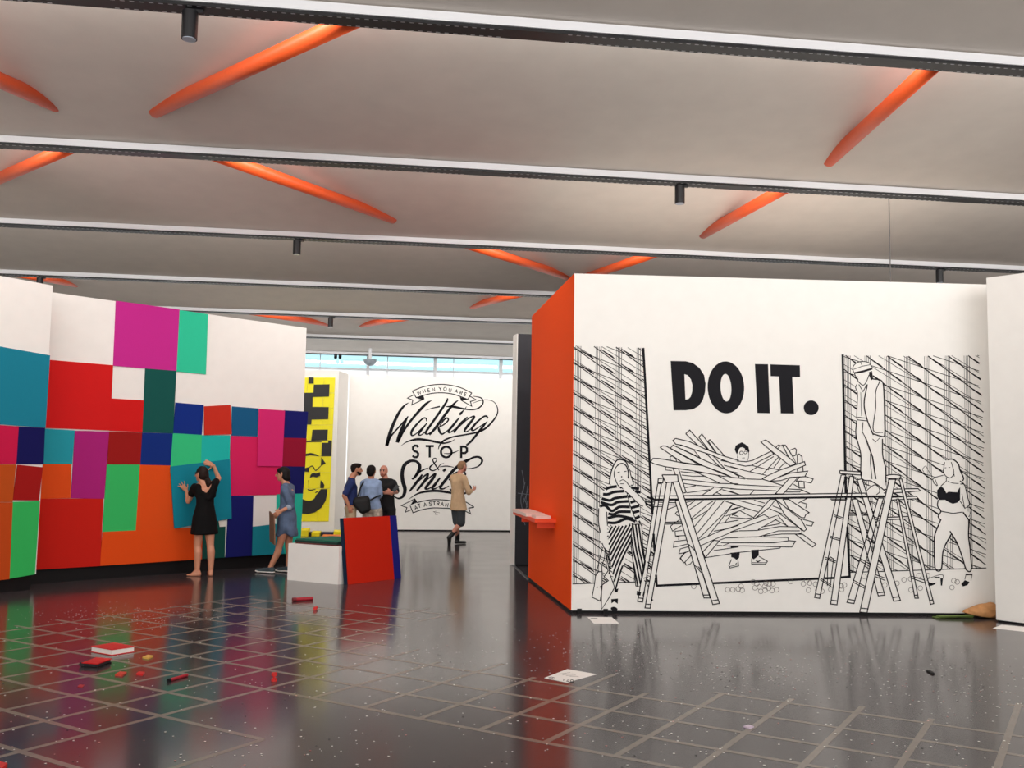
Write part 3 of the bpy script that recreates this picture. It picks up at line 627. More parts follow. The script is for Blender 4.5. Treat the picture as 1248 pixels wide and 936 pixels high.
art.stroke(xm_((110, 128, 9), (165, 118, 11), (224, 100, 9))); art.fill(xm_((203, 122), (222, 115), (229, 165), (216, 176), (204, 142)))
art.done(MU, 'figure_drawing', INKTHIN, None, 'drawn man in a cap and jacket standing on the beam')
# woman in a black top
for f, pts, w in ((y5, [(415, 142), (480, 140), (540, 190), (560, 260), (600, 350), (590, 385)], 1.3), (y5, [(560, 385), (605, 420)], 1.2), (y5, [(385, 170), (375, 240), (370, 285), (402, 332), (450, 350), (492, 310)], .8), (y5, [(460, 170), (488, 260), (495, 335)], .7), (y5, [(405, 345), (405, 385), (342, 445)], .8), (y5, [(420, 388), (480, 410), (545, 415)], .7),
                  (y5, [(240, 372), (270, 345), (370, 320)], .8), (y5, [(250, 370), (262, 410), (300, 442)], .8), (y5, [(270, 350), (290, 400), (305, 440)], .6), (y5, [(130, 250), (170, 330), (240, 372)], .5), (y5, [(130, 250), (170, 215), (200, 270), (250, 340)], .45), (y5, [(312, 600), (305, 670), (342, 730), (312, 792), (345, 835)], 1.2), (y5, [(342, 730), (480, 755), (592, 740)], .9), (y5, [(560, 612), (620, 702)], .8),
                  (y5, [(565, 420), (612, 432), (645, 560), (668, 650), (640, 682)], .9), (y5, [(582, 530), (612, 690)], .7), (y5, [(620, 690), (690, 690), (670, 780), (655, 790)], .6), (y5, [(595, 742), (662, 830), (660, 930)], 1.4), (y6, [(245, 20), (200, 130), (190, 200), (190, 280), (200, 422), (248, 425), (265, 270), (328, 142)], 1.3), (y6, [(318, 115), (380, 220), (420, 330), (452, 430), (492, 430), (485, 280), (470, 150), (476, 20)], 1.3), (y6, [(130, 520), (150, 500), (250, 470), (268, 500)], .6), (y6, [(450, 465), (440, 510)], .6), (y6, [(500, 465), (490, 520)], .6)):
    art.stroke(f(*pts), w, sm=len(pts) > 3)
art.done(MU, 'figure_drawing', INKTHIN, None, 'drawn woman in a black top and high heels')
art.fill(y5((345, 445), (380, 475), (405, 525), (430, 508), (530, 515), (545, 478), (562, 455), (562, 600), (530, 632), (480, 646), (430, 626), (390, 600), (322, 602), (300, 560), (300, 490)))
art.fill(y6((140, 528), (170, 540), (210, 535), (195, 550), (165, 562), (142, 558))); art.fill(y6((190, 488), (240, 488), (230, 500), (195, 500))); art.fill(y6((240, 500), (262, 500), (255, 560), (245, 560)))
art.fill(y6((410, 548), (440, 515), (478, 530), (462, 556), (425, 567))); art.fill(y6((448, 462), (502, 462), (500, 474), (448, 476)))
for e in ((395, 236, 9), (440, 232, 9)): art.stroke(y5((e[0] - 9, e[1], 6), (e[0] + 9, e[1] - 2, 6)))
art.done(MU, 'black_top_drawing', INK)
balls = z5((785, 570)) + z6((70, 715), (135, 715), (205, 705), (255, 720), (240, 670), (395, 615), (440, 640), (415, 690), (470, 680), (490, 735), (540, 670), (545, 720), (590, 695), (555, 630), (600, 640), (645, 640), (635, 725), (690, 715), (870, 610), (1030, 640), (1070, 600), (1095, 720), (1110, 630)) \
    + y2((35, 580), (110, 660), (60, 650), (210, 640), (330, 600), (335, 640), (365, 590), (590, 490)) + y4((390, 530), (310, 570), (170, 590), (465, 520), (560, 480), (660, 480), (470, 645), (575, 625)) + y6((335, 575), (350, 520), (378, 530))
for i, (u, v) in enumerate(balls): art.stroke(ell(u, v, 2.9, 2.9, 14) + [(u + 2.9, v)], .5, hide=LADS)
art.done(MU, 'ball_drawing', INKGREY)

# nearer white wall at the right, coming towards the viewer
rA = np.array([6.862, 9.98]); rB = rA + np.array([.573, -.82]) * 4.5
RWT = Thing('white_wall', (rA[0], rA[1], 0), 'plain white wall angled beside the line drawing mural', 'display wall')
RWT.part('wall_panel', *prism(wall_pts(rA, rB, .35), .02, HW), WHITE)
RWT.part('plinth', *prism(wall_pts(rA + [.02, -.0], rB, .3), 0, .021), BLACK)

# dark wall behind the orange block
kA = np.array([2.20, 15.87])
KW = Thing('dark_wall', (2.2, 15.87, 0), 'black display wall with a white end, behind the orange wall', 'display wall')
KW.part('wall_panel', *prism([(2.2, 15.87), (7.0, 15.87), (7.0, 16.12), (2.162, 16.12)], .02, HW), mat('dark_wall_paint', (30, 28, 36), .6, noise=.1, nscale=3))
KW.part('wall_end', *prism([(2.19, 15.87), (2.2, 15.868), (2.164, 16.12), (2.150, 16.12)], .02, HW), WHITE)['label'] = 'white end edge'
KW.part('plinth', *box(2.23, 6.9, 15.90, 16.04, 0, .021), BLACK)
kp = Plane((2.2, 15.87), (7.0, 15.87)); art = Art(kp, .003)
for pts in ([(636, 573), (639, 590), (637, 604), (643, 616)], [(631, 601), (646, 603)], [(640, 588), (635, 606), (636, 618), (640, 628)], [(643, 592), (641, 612), (645, 622)], [(637, 615), (644, 596)], [(634, 622), (640, 640)], [(643, 610), (638, 636)]):
    art.stroke(pts, .7, sm=True)
art.done(KW, 'scribble_drawing', mat('chalk_grey', (120, 125, 135), .7))
thr = tag(mesh('floor_strip', *prism([(2.13, 13.97), (2.16, 13.97), (2.20, 15.86), (2.17, 15.86)], 0.0, .012), mat('strip_metal', (120, 120, 125), .35, metal=.6)), 'thin metal strip on the floor between orange and black walls', 'floor strip')
# ------------------------------------------------------------------ far wall with the painted lettering
FW = Thing('lettering_wall', (-.95, 24.17, 0), 'far white wall painted with WALKING STOP SMILE lettering', 'display wall')
FW.part('wall_panel', *box(-.95, 9.0, 24.17, 24.45, .03, HW), FARWHITE)
FW.part('plinth', *box(-.93, 8.9, 24.19, 24.43, 0, .031), BLACK)
fp = Plane((-.95, 24.17), (9, 24.17)); art = Art(fp, .004)
w1 = Zm((490, 460), 9.6); w2 = Zm((460, 470), 11.7); w3 = Zm((530, 470), 11.7); w4 = Zm((475, 540), 9.85); w5 = Zm((540, 530), 8.51)
# upper banner
art.stroke(w1(*[p + (11,) for p in [(120, 160), (230, 115), (340, 90), (450, 81), (560, 90), (690, 122), (815, 182)]]), sm=True)
art.stroke(w1(*[p + (11,) for p in [(165, 237), (250, 210), (360, 185), (480, 180), (600, 196), (690, 226), (768, 257)]]), sm=True)
for pts in ([(120, 158), (167, 240)], [(815, 180), (768, 259)], [(135, 205), (62, 242), (126, 265), (114, 322), (260, 250)], [(795, 220), (868, 262), (800, 282), (815, 338), (690, 266)]): art.stroke(w1(*[p + (11,) for p in pts]))
art.fill(w1((165, 240), (250, 215), (262, 250), (225, 262))); art.fill(w1((675, 228), (766, 258), (690, 274)))
art.done(FW, 'banner_drawing', INK, None, 'black outlined upper ribbon')
for ch, x, y, r in zip('WHENYOUARE', (200, 258, 313, 368, 445, 503, 562, 635, 690, 740), (180, 160, 150, 140, 132, 135, 148, 160, 180, 197), (-22, -18, -14, -9, -2, 3, 8, 15, 20, 24)):
    letter(art, ch, 490 + x / 9.6, 460 + y / 9.6, (4.4 if ch == 'W' else 3.4), 4.0, math.radians(r), .85)
art.done(FW, 'banner_lettering', INK, None, 'WHEN YOU ARE in small black capitals')
# Walking
S = lambda f, pts: art.stroke(f(*pts), sm=True)
for p in ([(455, 238, 3), (385, 285, 26), (310, 380, 38), (230, 540, 44), (175, 690, 50), (130, 858, 46)], [(140, 850, 36), (190, 725, 26), (320, 575, 22), (438, 438, 16)], [(436, 436, 14), (370, 570, 46), (310, 720, 52), (282, 812, 46)], [(295, 800, 36), (370, 650, 32), (500, 470, 34), (680, 272, 38), (782, 206, 3)],
          [(700, 508, 12), (693, 468, 20), (650, 468, 22), (560, 552, 28), (488, 650, 34), (490, 708, 24), (545, 690, 16), (640, 600, 14), (712, 525, 10)], [(712, 528, 12), (640, 615, 30), (588, 692, 26), (625, 702, 16), (690, 650, 12)],
          [(1000, 178, 16), (985, 230, 30), (880, 390, 36), (760, 560, 36), (688, 668, 30), (720, 690, 18), (790, 640, 12)], [(1152, 208, 12), (1080, 270, 30), (960, 420, 38), (830, 600, 38), (742, 702, 24)],
          [(890, 570, 14), (955, 482, 22), (1000, 464, 22), (1006, 500, 22), (940, 560, 18), (868, 592, 16)], [(868, 590, 28), (885, 650, 36), (920, 690, 26), (980, 655, 16), (1045, 598, 12)]): S(w2, p)
for p in ([(352, 453, 16), (280, 540, 34), (198, 645, 32), (215, 668, 20), (290, 615, 12)], [(452, 300, 8), (405, 358, 16), (370, 395, 36), (350, 415, 30)], [(465, 448, 18), (370, 540, 36), (268, 668, 28)], [(300, 632, 12), (450, 492, 16), (545, 438, 22), (556, 462, 30), (470, 570, 38), (422, 645, 28), (460, 652, 16), (545, 590, 12)],
          [(758, 466, 18), (735, 436, 26), (690, 446, 24), (600, 520, 30), (528, 610, 34), (545, 640, 22), (605, 608, 16), (742, 515, 12)], [(748, 508, 12), (680, 590, 34), (600, 690, 34), (520, 790, 32), (448, 852, 26)],
          [(50, 905, 12), (68, 850, 18), (130, 782, 26), (260, 730, 22), (430, 700, 22), (600, 665, 26), (720, 610, 28), (830, 500, 24), (890, 400, 18), (890, 310, 14), (840, 232, 10), (750, 203, 9), (650, 212, 10), (540, 250, 5)],
          [(158, 300, 10), (260, 300, 34), (380, 325, 26), (500, 342, 18), (600, 330, 20), (670, 280, 20), (688, 220, 18), (650, 172, 16), (540, 150, 7)]): S(w3, p)
for p in ([(680, 356, 3), (780, 322, 14), (890, 298, 22)], [(330, 862, 3), (420, 802, 16), (560, 765, 34), (700, 775, 32), (850, 805, 32), (950, 820, 24), (1050, 797, 16), (1106, 764, 5)]): S(w2, p)
art.done(FW, 'script_lettering', INK, None, 'the word Walking in black brush script')
# STOP and &
for ch, x, y, w_, h_ in (('S', 310, 100, 82, 140), ('T', 480, 105, 98, 138), ('P', 890, 112, 92, 138)): letter(art, ch, 475 + x / 9.85, 540 + y / 9.85, w_ / 9.85, h_ / 9.85, 0, 2.7)
art.stroke(w4(*[p + (27,) for p in ell(678, 107, 63, 64, 32) + ell(678, 107, 63, 64, 32)[:2]])); S(w4, [(650, 125, 6), (720, 126, 14), (780, 110, 12), (826, 90, 5)])
S(w4, [(590, 325, 12), (540, 250, 18), (518, 210, 14), (528, 186, 12), (555, 186, 12), (562, 210, 12), (525, 250, 12), (486, 285, 20), (486, 318, 18), (525, 330, 14), (575, 300, 12), (605, 262, 10), (650, 240, 5)])
art.done(FW, 'stop_lettering', INK, None, 'the word STOP and an ampersand in black')
for p in ([(262, 425, 10), (285, 425, 22), (340, 350, 40), (360, 275, 40), (320, 222, 30), (250, 215, 34), (180, 260, 44), (150, 350, 44), (155, 450, 46), (182, 550, 46), (165, 630, 36), (110, 665, 22), (48, 640, 14)], [(270, 432, 10), (330, 365, 20), (400, 322, 18), (462, 298, 8)],
          [(236, 582, 18), (300, 500, 34), (392, 378, 24)], [(310, 490, 12), (420, 392, 20), (460, 372, 24), (430, 440, 34), (325, 572, 24)], [(400, 480, 12), (520, 382, 20), (547, 376, 26), (500, 450, 36), (430, 540, 30), (470, 547, 16), (535, 500, 12)],
          [(605, 415, 20), (540, 500, 34), (508, 545, 24), (550, 545, 14), (620, 500, 10)], [(672, 312, 30), (640, 338, 30)], [(985, 185, 22), (900, 218, 30), (780, 310, 36), (680, 430, 36), (608, 530, 32), (640, 550, 18), (710, 515, 12)], [(600, 285, 8), (680, 276, 14), (768, 290, 8)], [(225, 676, 3), (330, 610, 18), (450, 580, 28), (580, 575, 30), (720, 595, 28), (820, 620, 12)]): S(w4, p)
for p in ([(215, 300, 16), (300, 240, 20), (370, 230, 22), (405, 268, 24), (370, 322, 14), (300, 346, 10), (215, 352, 5)], [(60, 470, 14), (120, 400, 18), (200, 380, 14), (230, 410, 20), (180, 480, 14), (90, 530, 14)], [(70, 560, 14), (120, 600, 20), (200, 530, 14), (265, 522, 18), (282, 560, 26), (220, 612, 18)]): S(w5, p)
art.done(FW, 'script_lettering', INK, None, 'the word Smile in black brush script')
art.stroke(w4(*[p + (11,) for p in [(325, 715), (420, 692), (520, 679), (620, 680), (720, 690), (820, 712)]]) + w5((220, 690, 10), (320, 748, 10)), sm=True)
art.stroke(w4(*[p + (11,) for p in [(278, 838), (380, 802), (500, 780), (600, 779), (720, 785), (800, 803)]]), sm=True)
for f, pts in ((w4, [(245, 752), (281, 842)]), (w4, [(305, 668), (138, 750), (206, 775), (187, 830), (252, 802)]), (w5, [(322, 750), (266, 760), (285, 820), (200, 775)])): art.stroke(f(*[p + (11,) for p in pts]))
art.fill(w4((302, 664), (322, 690), (330, 712), (244, 748)))
art.done(FW, 'banner_drawing', INK, None, 'black outlined lower ribbon')
for ch, x, y, r in zip('ATASTRANGER', (315, 355, 425, 490, 535, 580, 630, 685, 740, 788, 830), (775, 755, 740, 728, 724, 726, 733, 741, 752, 766, 782), (-20, -18, -12, -5, -2, 2, 6, 9, 13, 16, 19)):
    letter(art, ch, 475 + x / 9.85, 540 + y / 9.85, 3.6, 4.6, math.radians(r), .9)
art.done(FW, 'banner_lettering', INK, None, 'AT A STRANGER in small black capitals')
for pts in ([(522, 818), (545, 835), (550, 850)], [(520, 825), (560, 818)], [(550, 835), (575, 832), (600, 838)], [(540, 855), (575, 860)]): art.stroke(w4(*pts), .5)
art.done(FW, 'signature', INKGREY)

# ------------------------------------------------------------------ column with yellow tiles
cR = fl(407, 649.5)[:2]; cL = cR + np.array([-3.4, .12])
YC = Thing('tile_wall', (cR[0], cR[1], 0), 'white wall end beside the lettering wall, carrying yellow tiles', 'display wall')
YC.part('wall_panel', *prism([cL, cR, (-.97, 24.1), (cL[0], 24.1)], .03, HW), FARWHITE)
YC.part('plinth', *prism([cL + [.02, .02], cR + [-.02, .02], (-1.0, 24.08), (cL[0] + .02, 24.08)], 0, .031), BLACK)
yp = Plane(cL, cR)
YEL = mat('yellow_card', (246, 232, 22), .6)
rows = [460, 479, 498.2, 518, 536.8, 556, 576, 595.6, 615.8, 635.6]
xr_of = lambda v: 408.6 - (v - 460) * (8.0 / 175.6)
TM = Thing('yellow_tile_picture', tuple(yp.p(yp.sz(400, 635.6), .01)), 'tall picture of yellow tiles with black letter and face shapes', 'wall picture')
for i in range(9):
    v0, v1 = rows[i] + .15, rows[i + 1] - .15
    for (a, b_) in ((0, 13.4), (13.6, 33.2), (33.4, 53)):
        q = [(xr_of(v0) - b_, v0), (xr_of(v0) - a, v0), (xr_of(v1) - a, v1), (xr_of(v1) - b_, v1)]
        tilt = random.uniform(.004, .016)
        pts = [yp.p(yp.sz(*c), tilt) for c in q]
        TM.part('tile', *slab(pts, yp.n, .012), YEL)
art = Art(yp, .032); u6 = Zm((365, 450), 9.35); u7 = Zm((365, 545), 9.35)
art.fill(u6((105, 93), (165, 93), (162, 165), (103, 165)))
art.fill(u6((165, 176), (345, 172), (338, 312), (152, 318), (150, 430), (335, 432), (328, 570), (140, 575), (135, 630), (30, 632), (40, 270), (160, 268)))
art.fill(u6((150, 690), (325, 688), (318, 808), (135, 815))); art.fill(u6((30, 815), (255, 815), (255, 830), (30, 832))); art.fill(u6((258, 838), (328, 838), (330, 812), (372, 812), (365, 990), (250, 990)))
art.fill(u7((40, 105), (62, 78), (130, 65), (190, 80), (232, 106), (180, 98), (120, 92), (70, 103))); art.fill(u7((250, 115), (300, 185), (245, 215))); art.fill(u7((20, 250), (115, 225), (110, 282), (20, 275)))
art.stroke(u7((110, 232, 10), (145, 215, 12), (165, 235, 12), (185, 266, 10), (205, 250, 12), (225, 232, 10), (247, 212, 8)), sm=True)
art.fill(u7((120, 350), (128, 315), (155, 290), (190, 300), (237, 283), (237, 325), (195, 345), (155, 335)))
art.fill(u7((242, 375), (265, 395), (285, 430), (280, 466), (236, 466)))
art.fill(u7((245, 478), (318, 478), (315, 540), (300, 610), (250, 690), (180, 740), (100, 762), (20, 755), (30, 585), (70, 605), (110, 612), (150, 600), (175, 580), (190, 545), (215, 520), (230, 500)))
for pts in ([(95, 480, 10), (120, 492, 14), (160, 485, 10), (185, 478, 6)], [(180, 520, 8), (200, 510, 14), (215, 500, 8)], [(110, 640, 4), (130, 622, 10), (175, 628, 6)], [(100, 375, 3), (108, 430, 5), (105, 468, 3)]): art.stroke(u7(*pts), sm=True)
art.done(TM, 'black_print', mat('print_black', (28, 26, 28), .6))

# ------------------------------------------------------------------ small fittings at the far end
dz = at(451, 436, 29.6)
t = Thing('dome_speaker', tuple(dz + [0, 0, .15]), 'grey hanging dome fitting before the end window', 'ceiling fitting')
V, Fs = [], []
for i in range(7):
    a = i * math.pi / 12
    for k in range(20): V.append((dz[0] + .21 * math.cos(a) * math.cos(k * math.pi / 10), dz[1] + .21 * math.cos(a) * math.sin(k * math.pi / 10), dz[2] - .06 - .2 * math.sin(a)))
for i in range(6):
    for k in range(20): Fs.append((i * 20 + k, i * 20 + (k + 1) % 20, (i + 1) * 20 + (k + 1) % 20, (i + 1) * 20 + k))
Fs.append(tuple(range(20))); Fs.append(tuple(range(120, 140)))
t.part('dome', V, Fs, mat('dome_grey', (150, 160, 168), .4), smooth=True)
t.part('hanger', *tube([(dz[0], dz[1], dz[2] - .07), (dz[0], dz[1], panel_z(29.6)[0] + .02)], .05, 12), ALU)
for u in (409, 414.5):
    c = at(u, 429.5, 30.1); zz = H - .10
    tag(mesh('sensor', *tube([(c[0], 30.2, zz + .01), (c[0], 30.2, zz - .07), (c[0], 30.17, zz - .09)], .05, 12), TRACK), 'small black sensor under the end window track', 'sensor', 'sensors on the last track')

# ------------------------------------------------------------------ orange shelf with papers on the orange wall
def shelf_y(u): # depth along the orange wall (x = dA x) seen at column u
    d = ray(u, 632); return dA[0] * d[1] / d[0]
ys0, ys1 = 11.55, 12.55; zs = 1.05
A_ = fl(679, 634, zs)
xw = dA[0] - .006
sz_top = HC + ray(672, 628)[2] * (xw / ray(672, 628)[0])
y_near = xw * ray(678, 632)[1] / ray(678, 632)[0]; y_far = xw * ray(655, 632)[1] / ray(655, 632)[0]
SH = Thing('wall_shelf', (xw, (y_near + y_far) / 2, sz_top), 'small orange shelf jutting from the orange wall', 'shelf')
SH.part('tray', *box(xw - .27, xw + .001, y_near + .02, y_far + .55, sz_top - .075, sz_top - .03), mat('shelf_orange', (250, 80, 28), .5))
for yy in (y_near + .12, y_far - .02): SH.part('bracket', *box(xw - .22, xw + .001, yy, yy + .05, sz_top - .15, sz_top - .074), mat('shelf_orange', (250, 80, 28), .5))
PAPER = mat('paper', (240, 222, 212), .7)
for k, (x0, x1, y0, y1) in enumerate(((xw - .25, xw - .06, y_near + .05, y_near + .42), (xw - .30, xw - .05, y_near + .55, y_far + .40))):
    tag(mesh('paper_stack', *box(x0, x1, y0, y1, sz_top - .03, sz_top + (.012 if k else .006)), PAPER), ['stack of pale leaflets on the near end of the orange shelf', 'stack of pale leaflets on the far end of the orange shelf'][k], 'leaflets', 'leaflets on the shelf')

# ------------------------------------------------------------------ white box with boards, leaning boards
bA, bB = fl(350, 706.8)[:2], fl(416, 713)[:2]
ex = _nd(bB - bA); bn = np.array([-ex[1], ex[0]])   # away from the viewer
_e = _nd(fl(480.6, 706)[:2] - fl(424.5, 712.6)[:2]); bs = _nd(_e + np.array([-_e[1], _e[0]]) * .06); bB = bB - ex * .06; bn = bs
hb = 1.65 + ray(353, 662)[2] * np.hypot(*bA) / np.hypot(*ray(353, 662)[:2])
BX = Thing('display_plinth', tuple((bA + bB) / 2) + (0,), 'low off-white box carrying boards, beside the leaning red board', 'box')
BX.part('box_body', *prism([bA, bB, bB + bs * .75, bA + bs * .75], 0.0, hb), WARMWHITE)
def deck(name, a, b_, c, d, z, t, rgb, lab, cat='board', grp='boards lying on the low white box'):
    pts = [bA + ex * p[0] + bn * p[1] for p in (a, b_, c, d)]
    return tag(mesh(name, *prism(pts, z, z + t), mat('felt_%d_%d_%d' % rgb, rgb, .8, noise=.05, nscale=160, bump=.08)), lab, cat, grp)
deck('loose_board', (.10, .03), (.84, .02), (.82, .70), (.12, .72), hb, .018, (92, 38, 34), 'maroon board at the bottom of the pile on the white box')
deck('loose_board', (.06, .06), (.83, .04), (.81, .74), (.04, .76), hb + .018, .03, (16, 52, 46), 'dark green board in the middle of the pile on the white box')
deck('loose_board', (.04, .10), (.82, .08), (.80, .78), (.05, .80), hb + .048, .016, (24, 108, 84), 'sea green board on top of the pile on the white box')
zt = hb + .064
# leaning boards
rA_, rB_ = fl(424.5, 712.6)[:2], fl(480.6, 706)[:2]
ex2 = _nd(rB_ - rA_); bk = np.array([-ex2[1], ex2[0]])
def leaner(s0, s1, back, lean, h, rgb, lab, t=.012):
    a = rA_ + ex2 * s0 + bk * back; b_ = rA_ + ex2 * s1 + bk * back
    q = [(*a, 0.001), (*b_, 0.001), (*(b_ + bk * lean), h), (*(a + bk * lean), h)]
    n = _nd([bk[0] * h, bk[1] * h, -lean])
    o = np.mean(np.array(q), axis=0); vs, fs = slab([np.array(p) - o for p in q], n, t)
    m = mat('felt_%d_%d_%d' % rgb, rgb, .85, noise=.05, nscale=160, bump=.08, spec=.2)
    ob = mesh('leaning_board', vs, fs, m); ob.location = Vector(o); return tag(ob, lab, 'board', 'boards leaning on the white box')
Lr = np.linalg.norm(rB_ - rA_)
leaner(0, Lr, 0, .13, .905, (200, 38, 14), 'big brick red board leaning on the white box')
leaner(.16, Lr + .155, .014, .13, .905, (28, 34, 132), 'blue board leaning behind the brick red board')
leaner(-.045, Lr - .1, .028, .13, .90, (20, 44, 66), 'dark slate board leaning behind, showing only its edge')

# ------------------------------------------------------------------ floor tape grid
th = math.radians(50.7); ea = np.array([math.cos(th), math.sin(th)]); eb = np.array([math.sin(th), -math.cos(th)])
TAPE = mat('floor_tape', (128, 118, 109), .24, noise=.08, nscale=12)
def strip(a0, b0, a1, b1, w=.042):
    p = ea * a0 + eb * b0; q = ea * a1 + eb * b1; d = _nd(q - p); n = np.array([-d[1], d[0]]) * w / 2
    mesh('tape_strip', *prism([p - n, q - n, q + n, p + n], 0.0, .0012 + .0004 * (a0 == a1)), TAPE, floor_o)
for b_, a0, a1 in ((-.53, 4.4, 7.92), (-1.0, 4.4, 7.07), (-1.46, 4.4, 7.14), (-1.94, 4.3, 7.08), (-2.41, 5.09, 6.95), (-2.88, 5.09, 6.62), (-3.35, 5.09, 7.05), (-3.82, 5.09, 6.58), (-4.30, 5.09, 6.88), (-4.30, 3.0, 4.18), (-4.77, 5.09, 6.62), (-5.24, 2.6, 6.95),
                   (-5.72, 2.8, 7.05), (-6.18, 3.0, 7.75), (-6.63, 3.3, 8.1), (-7.1, 3.6, 8.2), (-7.58, 4.0, 8.3), (-8.05, 4.4, 8.4), (-8.5, 4.6, 8.5), (-8.98, 5.2, 8.5), (-6.18, 8.2, 8.9), (-6.63, 8.3, 9.0)): strip(a0, b_, a1, b_)
for a, b0, b1 in ((3.24, -6.3, -4.0), (3.69, -7.0, -5.24), (4.18, -7.8, -4.30), (4.62, -8.6, -5.24), (5.09, -9.2, -1.4), (5.56, -9.2, -.9), (6.0, -9.2, -.2), (6.47, -9.2, 0.2), (6.93, -2.48, .3), (6.93, -9.2, -5.6), (7.38, -9.0, -5.9), (7.82, -9.0, -6.1), (7.82, -.6, .5), (8.27, -8.8, -6.3), (8.72, -7.4, -6.1)): strip(a, b0, a, b1)

# ------------------------------------------------------------------ papers and small things on the floor
PW = mat('sheet_white', (245, 240, 236), .6)
def sheet(name, px, lab, cat='paper', grp=None, z=.003):
    pts = [fl(*p)[:2] for p in px]; c = np.mean(pts, axis=0)
    t = Thing(name, (c[0], c[1], 0), lab, cat, grp)
    t.part('sheet', *prism(pts, 0.0, z), PW); return t, pts
t, pts = sheet('paper_sheet', [(663.5, 826.5), (691, 832), (727, 822), (691.5, 815.8)], 'white printed sheet on the floor beside the tape grid')
txt = [(686.3, 829.3, 2.0), (689.8, 828.6, 2.0), (694, 828.6, 2.4), (698.5, 829.6, 2.0)]
class FloorPl:
    def sz(s, u, v): return fl(u, v, .0034)[:2]
    def p(s, q, off=0): return np.array([q[0], q[1], .0036])
art = Art(FloorPl(), 0)
letter(art, 'I', 687, 828.6, 2, 2.6, .2, .8); letter(art, 'T', 692, 829, 3.6, 2.8, math.pi + .2, .8); letter(art, 'O', 697, 829.8, 3.4, 2.6, .2, .8)
for pts_ in ([(668.5, 826), (672, 825), (676, 826.2)], [(669, 827), (674, 826.6)]): art.stroke(pts_, .7)
for k in range(4): art.stroke([(681 + k * 4.4, 821.6 + k * .9), (695 + k * 3.4, 819.6 + k * 1.6)], .3)
art.done(t, 'print', mat('print_grey', (70, 60, 60), .6))['kind'] = 'stuff'
t, pts = sheet('paper_sheet', [(715.5, 752.2), (723.5, 760), (754.5, 760), (745.5, 752.4)], 'white sheet on the floor at the foot of the mural')
art.stroke([(720, 753.6), (728, 753.6)], .6); art.done(t, 'print', MATS['print_grey'])
sheet('paper_sheet', [(1210, 765.8), (1252, 770.5), (1258, 765), (1221, 761.8)], 'white sheet on the floor by the plain angled wall')
def book(px, h, rgb, lab, cover=.006):
    p = [fl(*q)[:2] for q in px]; c = np.mean(p, axis=0)
    t = Thing('book', (c[0], c[1], 0), lab, 'book', 'red books on the floor')
    m = mat('book_red', rgb, .5)
    t.part('cover', *prism(p, h - cover, h), m); t.part('back_cover', *prism(p, 0, cover), m)
    q = [c + (np.array(x) - c) * .965 for x in p]; t.part('pages', *prism(q, cover, h - cover), mat('pages', (236, 228, 222), .8)); return t, p
book([(110.5, 794.6), (136, 799), (164, 794.8), (139, 790.0)], .05, (205, 20, 24), 'thick red book with white page edges on the floor')
p = [fl(*q)[:2] for q in ((99, 813), (118.5, 814.6), (136, 808.2), (116, 806.6))]; c = np.mean(p, axis=0)
t = Thing('notebook', (c[0], c[1], 0), 'thin red notebook with dark spine on the floor', 'notebook', 'red books on the floor')
t.part('cover', *prism(p, .03, .038), MATS['book_red'])
t.part('pages', *prism([c + (np.array(x) - c) * .93 for x in p], .008, .03), mat('dark_pages', (30, 28, 34), .6))
t.part('back_cover', *prism(p, 0.0, .008), BLACK)
t.part('spine', *tube([(*p[0], .02), (*p[3], .02)], .02, 10), mat('spine_dark', (36, 30, 36), .5))
REDT = mat('red_toy', (210, 30, 28), .5); REDD = mat('red_dark', (165, 18, 38), .5)
def bit(name, px, h, m, lab, cat='offcut', grp='small scraps on the floor', skew=0.0):
    pts = [fl(*q)[:2] for q in px]; c = np.mean(pts, axis=0)
    vs, fs = prism([np.array(x) - c for x in pts], 0.0, h)
    vs = [(x + skew * z, y, z) for x, y, z in vs]
    o = mesh(name, vs, fs, m); o.location = (c[0], c[1], 0); return tag(o, lab, cat, grp)
for px, h, rgb, lab, cat in (
   ([(365, 653.2), (375, 653.6), (378, 650.4), (369, 650)], .13, (246, 226, 26), 'stack of spare yellow tiles on the floor nearest the colour wall', 'tile stack'),
   ([(379.5, 653), (389, 653.4), (391.5, 650.6), (381.5, 650.4)], .07, (246, 226, 26), 'low stack of spare yellow tiles between two dark strips', 'tile stack'),
   ([(406.5, 652.4), (416.5, 652.8), (417, 650.4), (407.5, 650.2)], .09, (246, 226, 26), 'stack of spare yellow tiles behind the leaning boards', 'tile stack'),
   ([(392, 656.2), (417, 656.8), (416, 653.2), (394, 652.8)], .03, (222, 112, 40), 'orange sheet on the floor below the yellow tiles', 'sheet'),
   ([(375.6, 652.4), (379.6, 652.4), (380, 651), (376.4, 651)], .06, (22, 22, 28), 'short dark strip between stacks of yellow tiles', 'strip'),
   ([(391.4, 651.8), (406.4, 652), (406.8, 650.6), (391.8, 650.4)], .05, (34, 36, 70), 'long dark strip between stacks of yellow tiles', 'strip')):
    bit('spare_tiles' if 'stack' in cat else 'spare_' + cat, px, h, mat('spare_%d' % rgb[0], rgb, .6), lab, cat, 'spare pieces below the yellow picture' )
bit('yellow_scrap', [(173.5, 802.2), (181, 803.6), (187, 800.6), (180, 799.6)], .012, mat('scrap_yellow', (222, 172, 80), .6), 'yellow scrap beside the thick red book')
bit('red_scrap', [(140, 823.6), (149, 824.6), (154.5, 820.6), (146, 820)], .012, mat('scrap_orange', (200, 62, 40), .6), 'orange red scrap in front of the notebook')
bit('red_scrap', [(166, 822.8), (174, 823.8), (176.5, 820.8), (169, 820.4)], .014, REDT, 'small red scrap beside the orange red scrap')
bit('red_scrap', [(94.5, 837.4), (100, 838), (103, 835.4), (97, 835)], .006, REDD, 'faint dark red scrap on the tape grid')
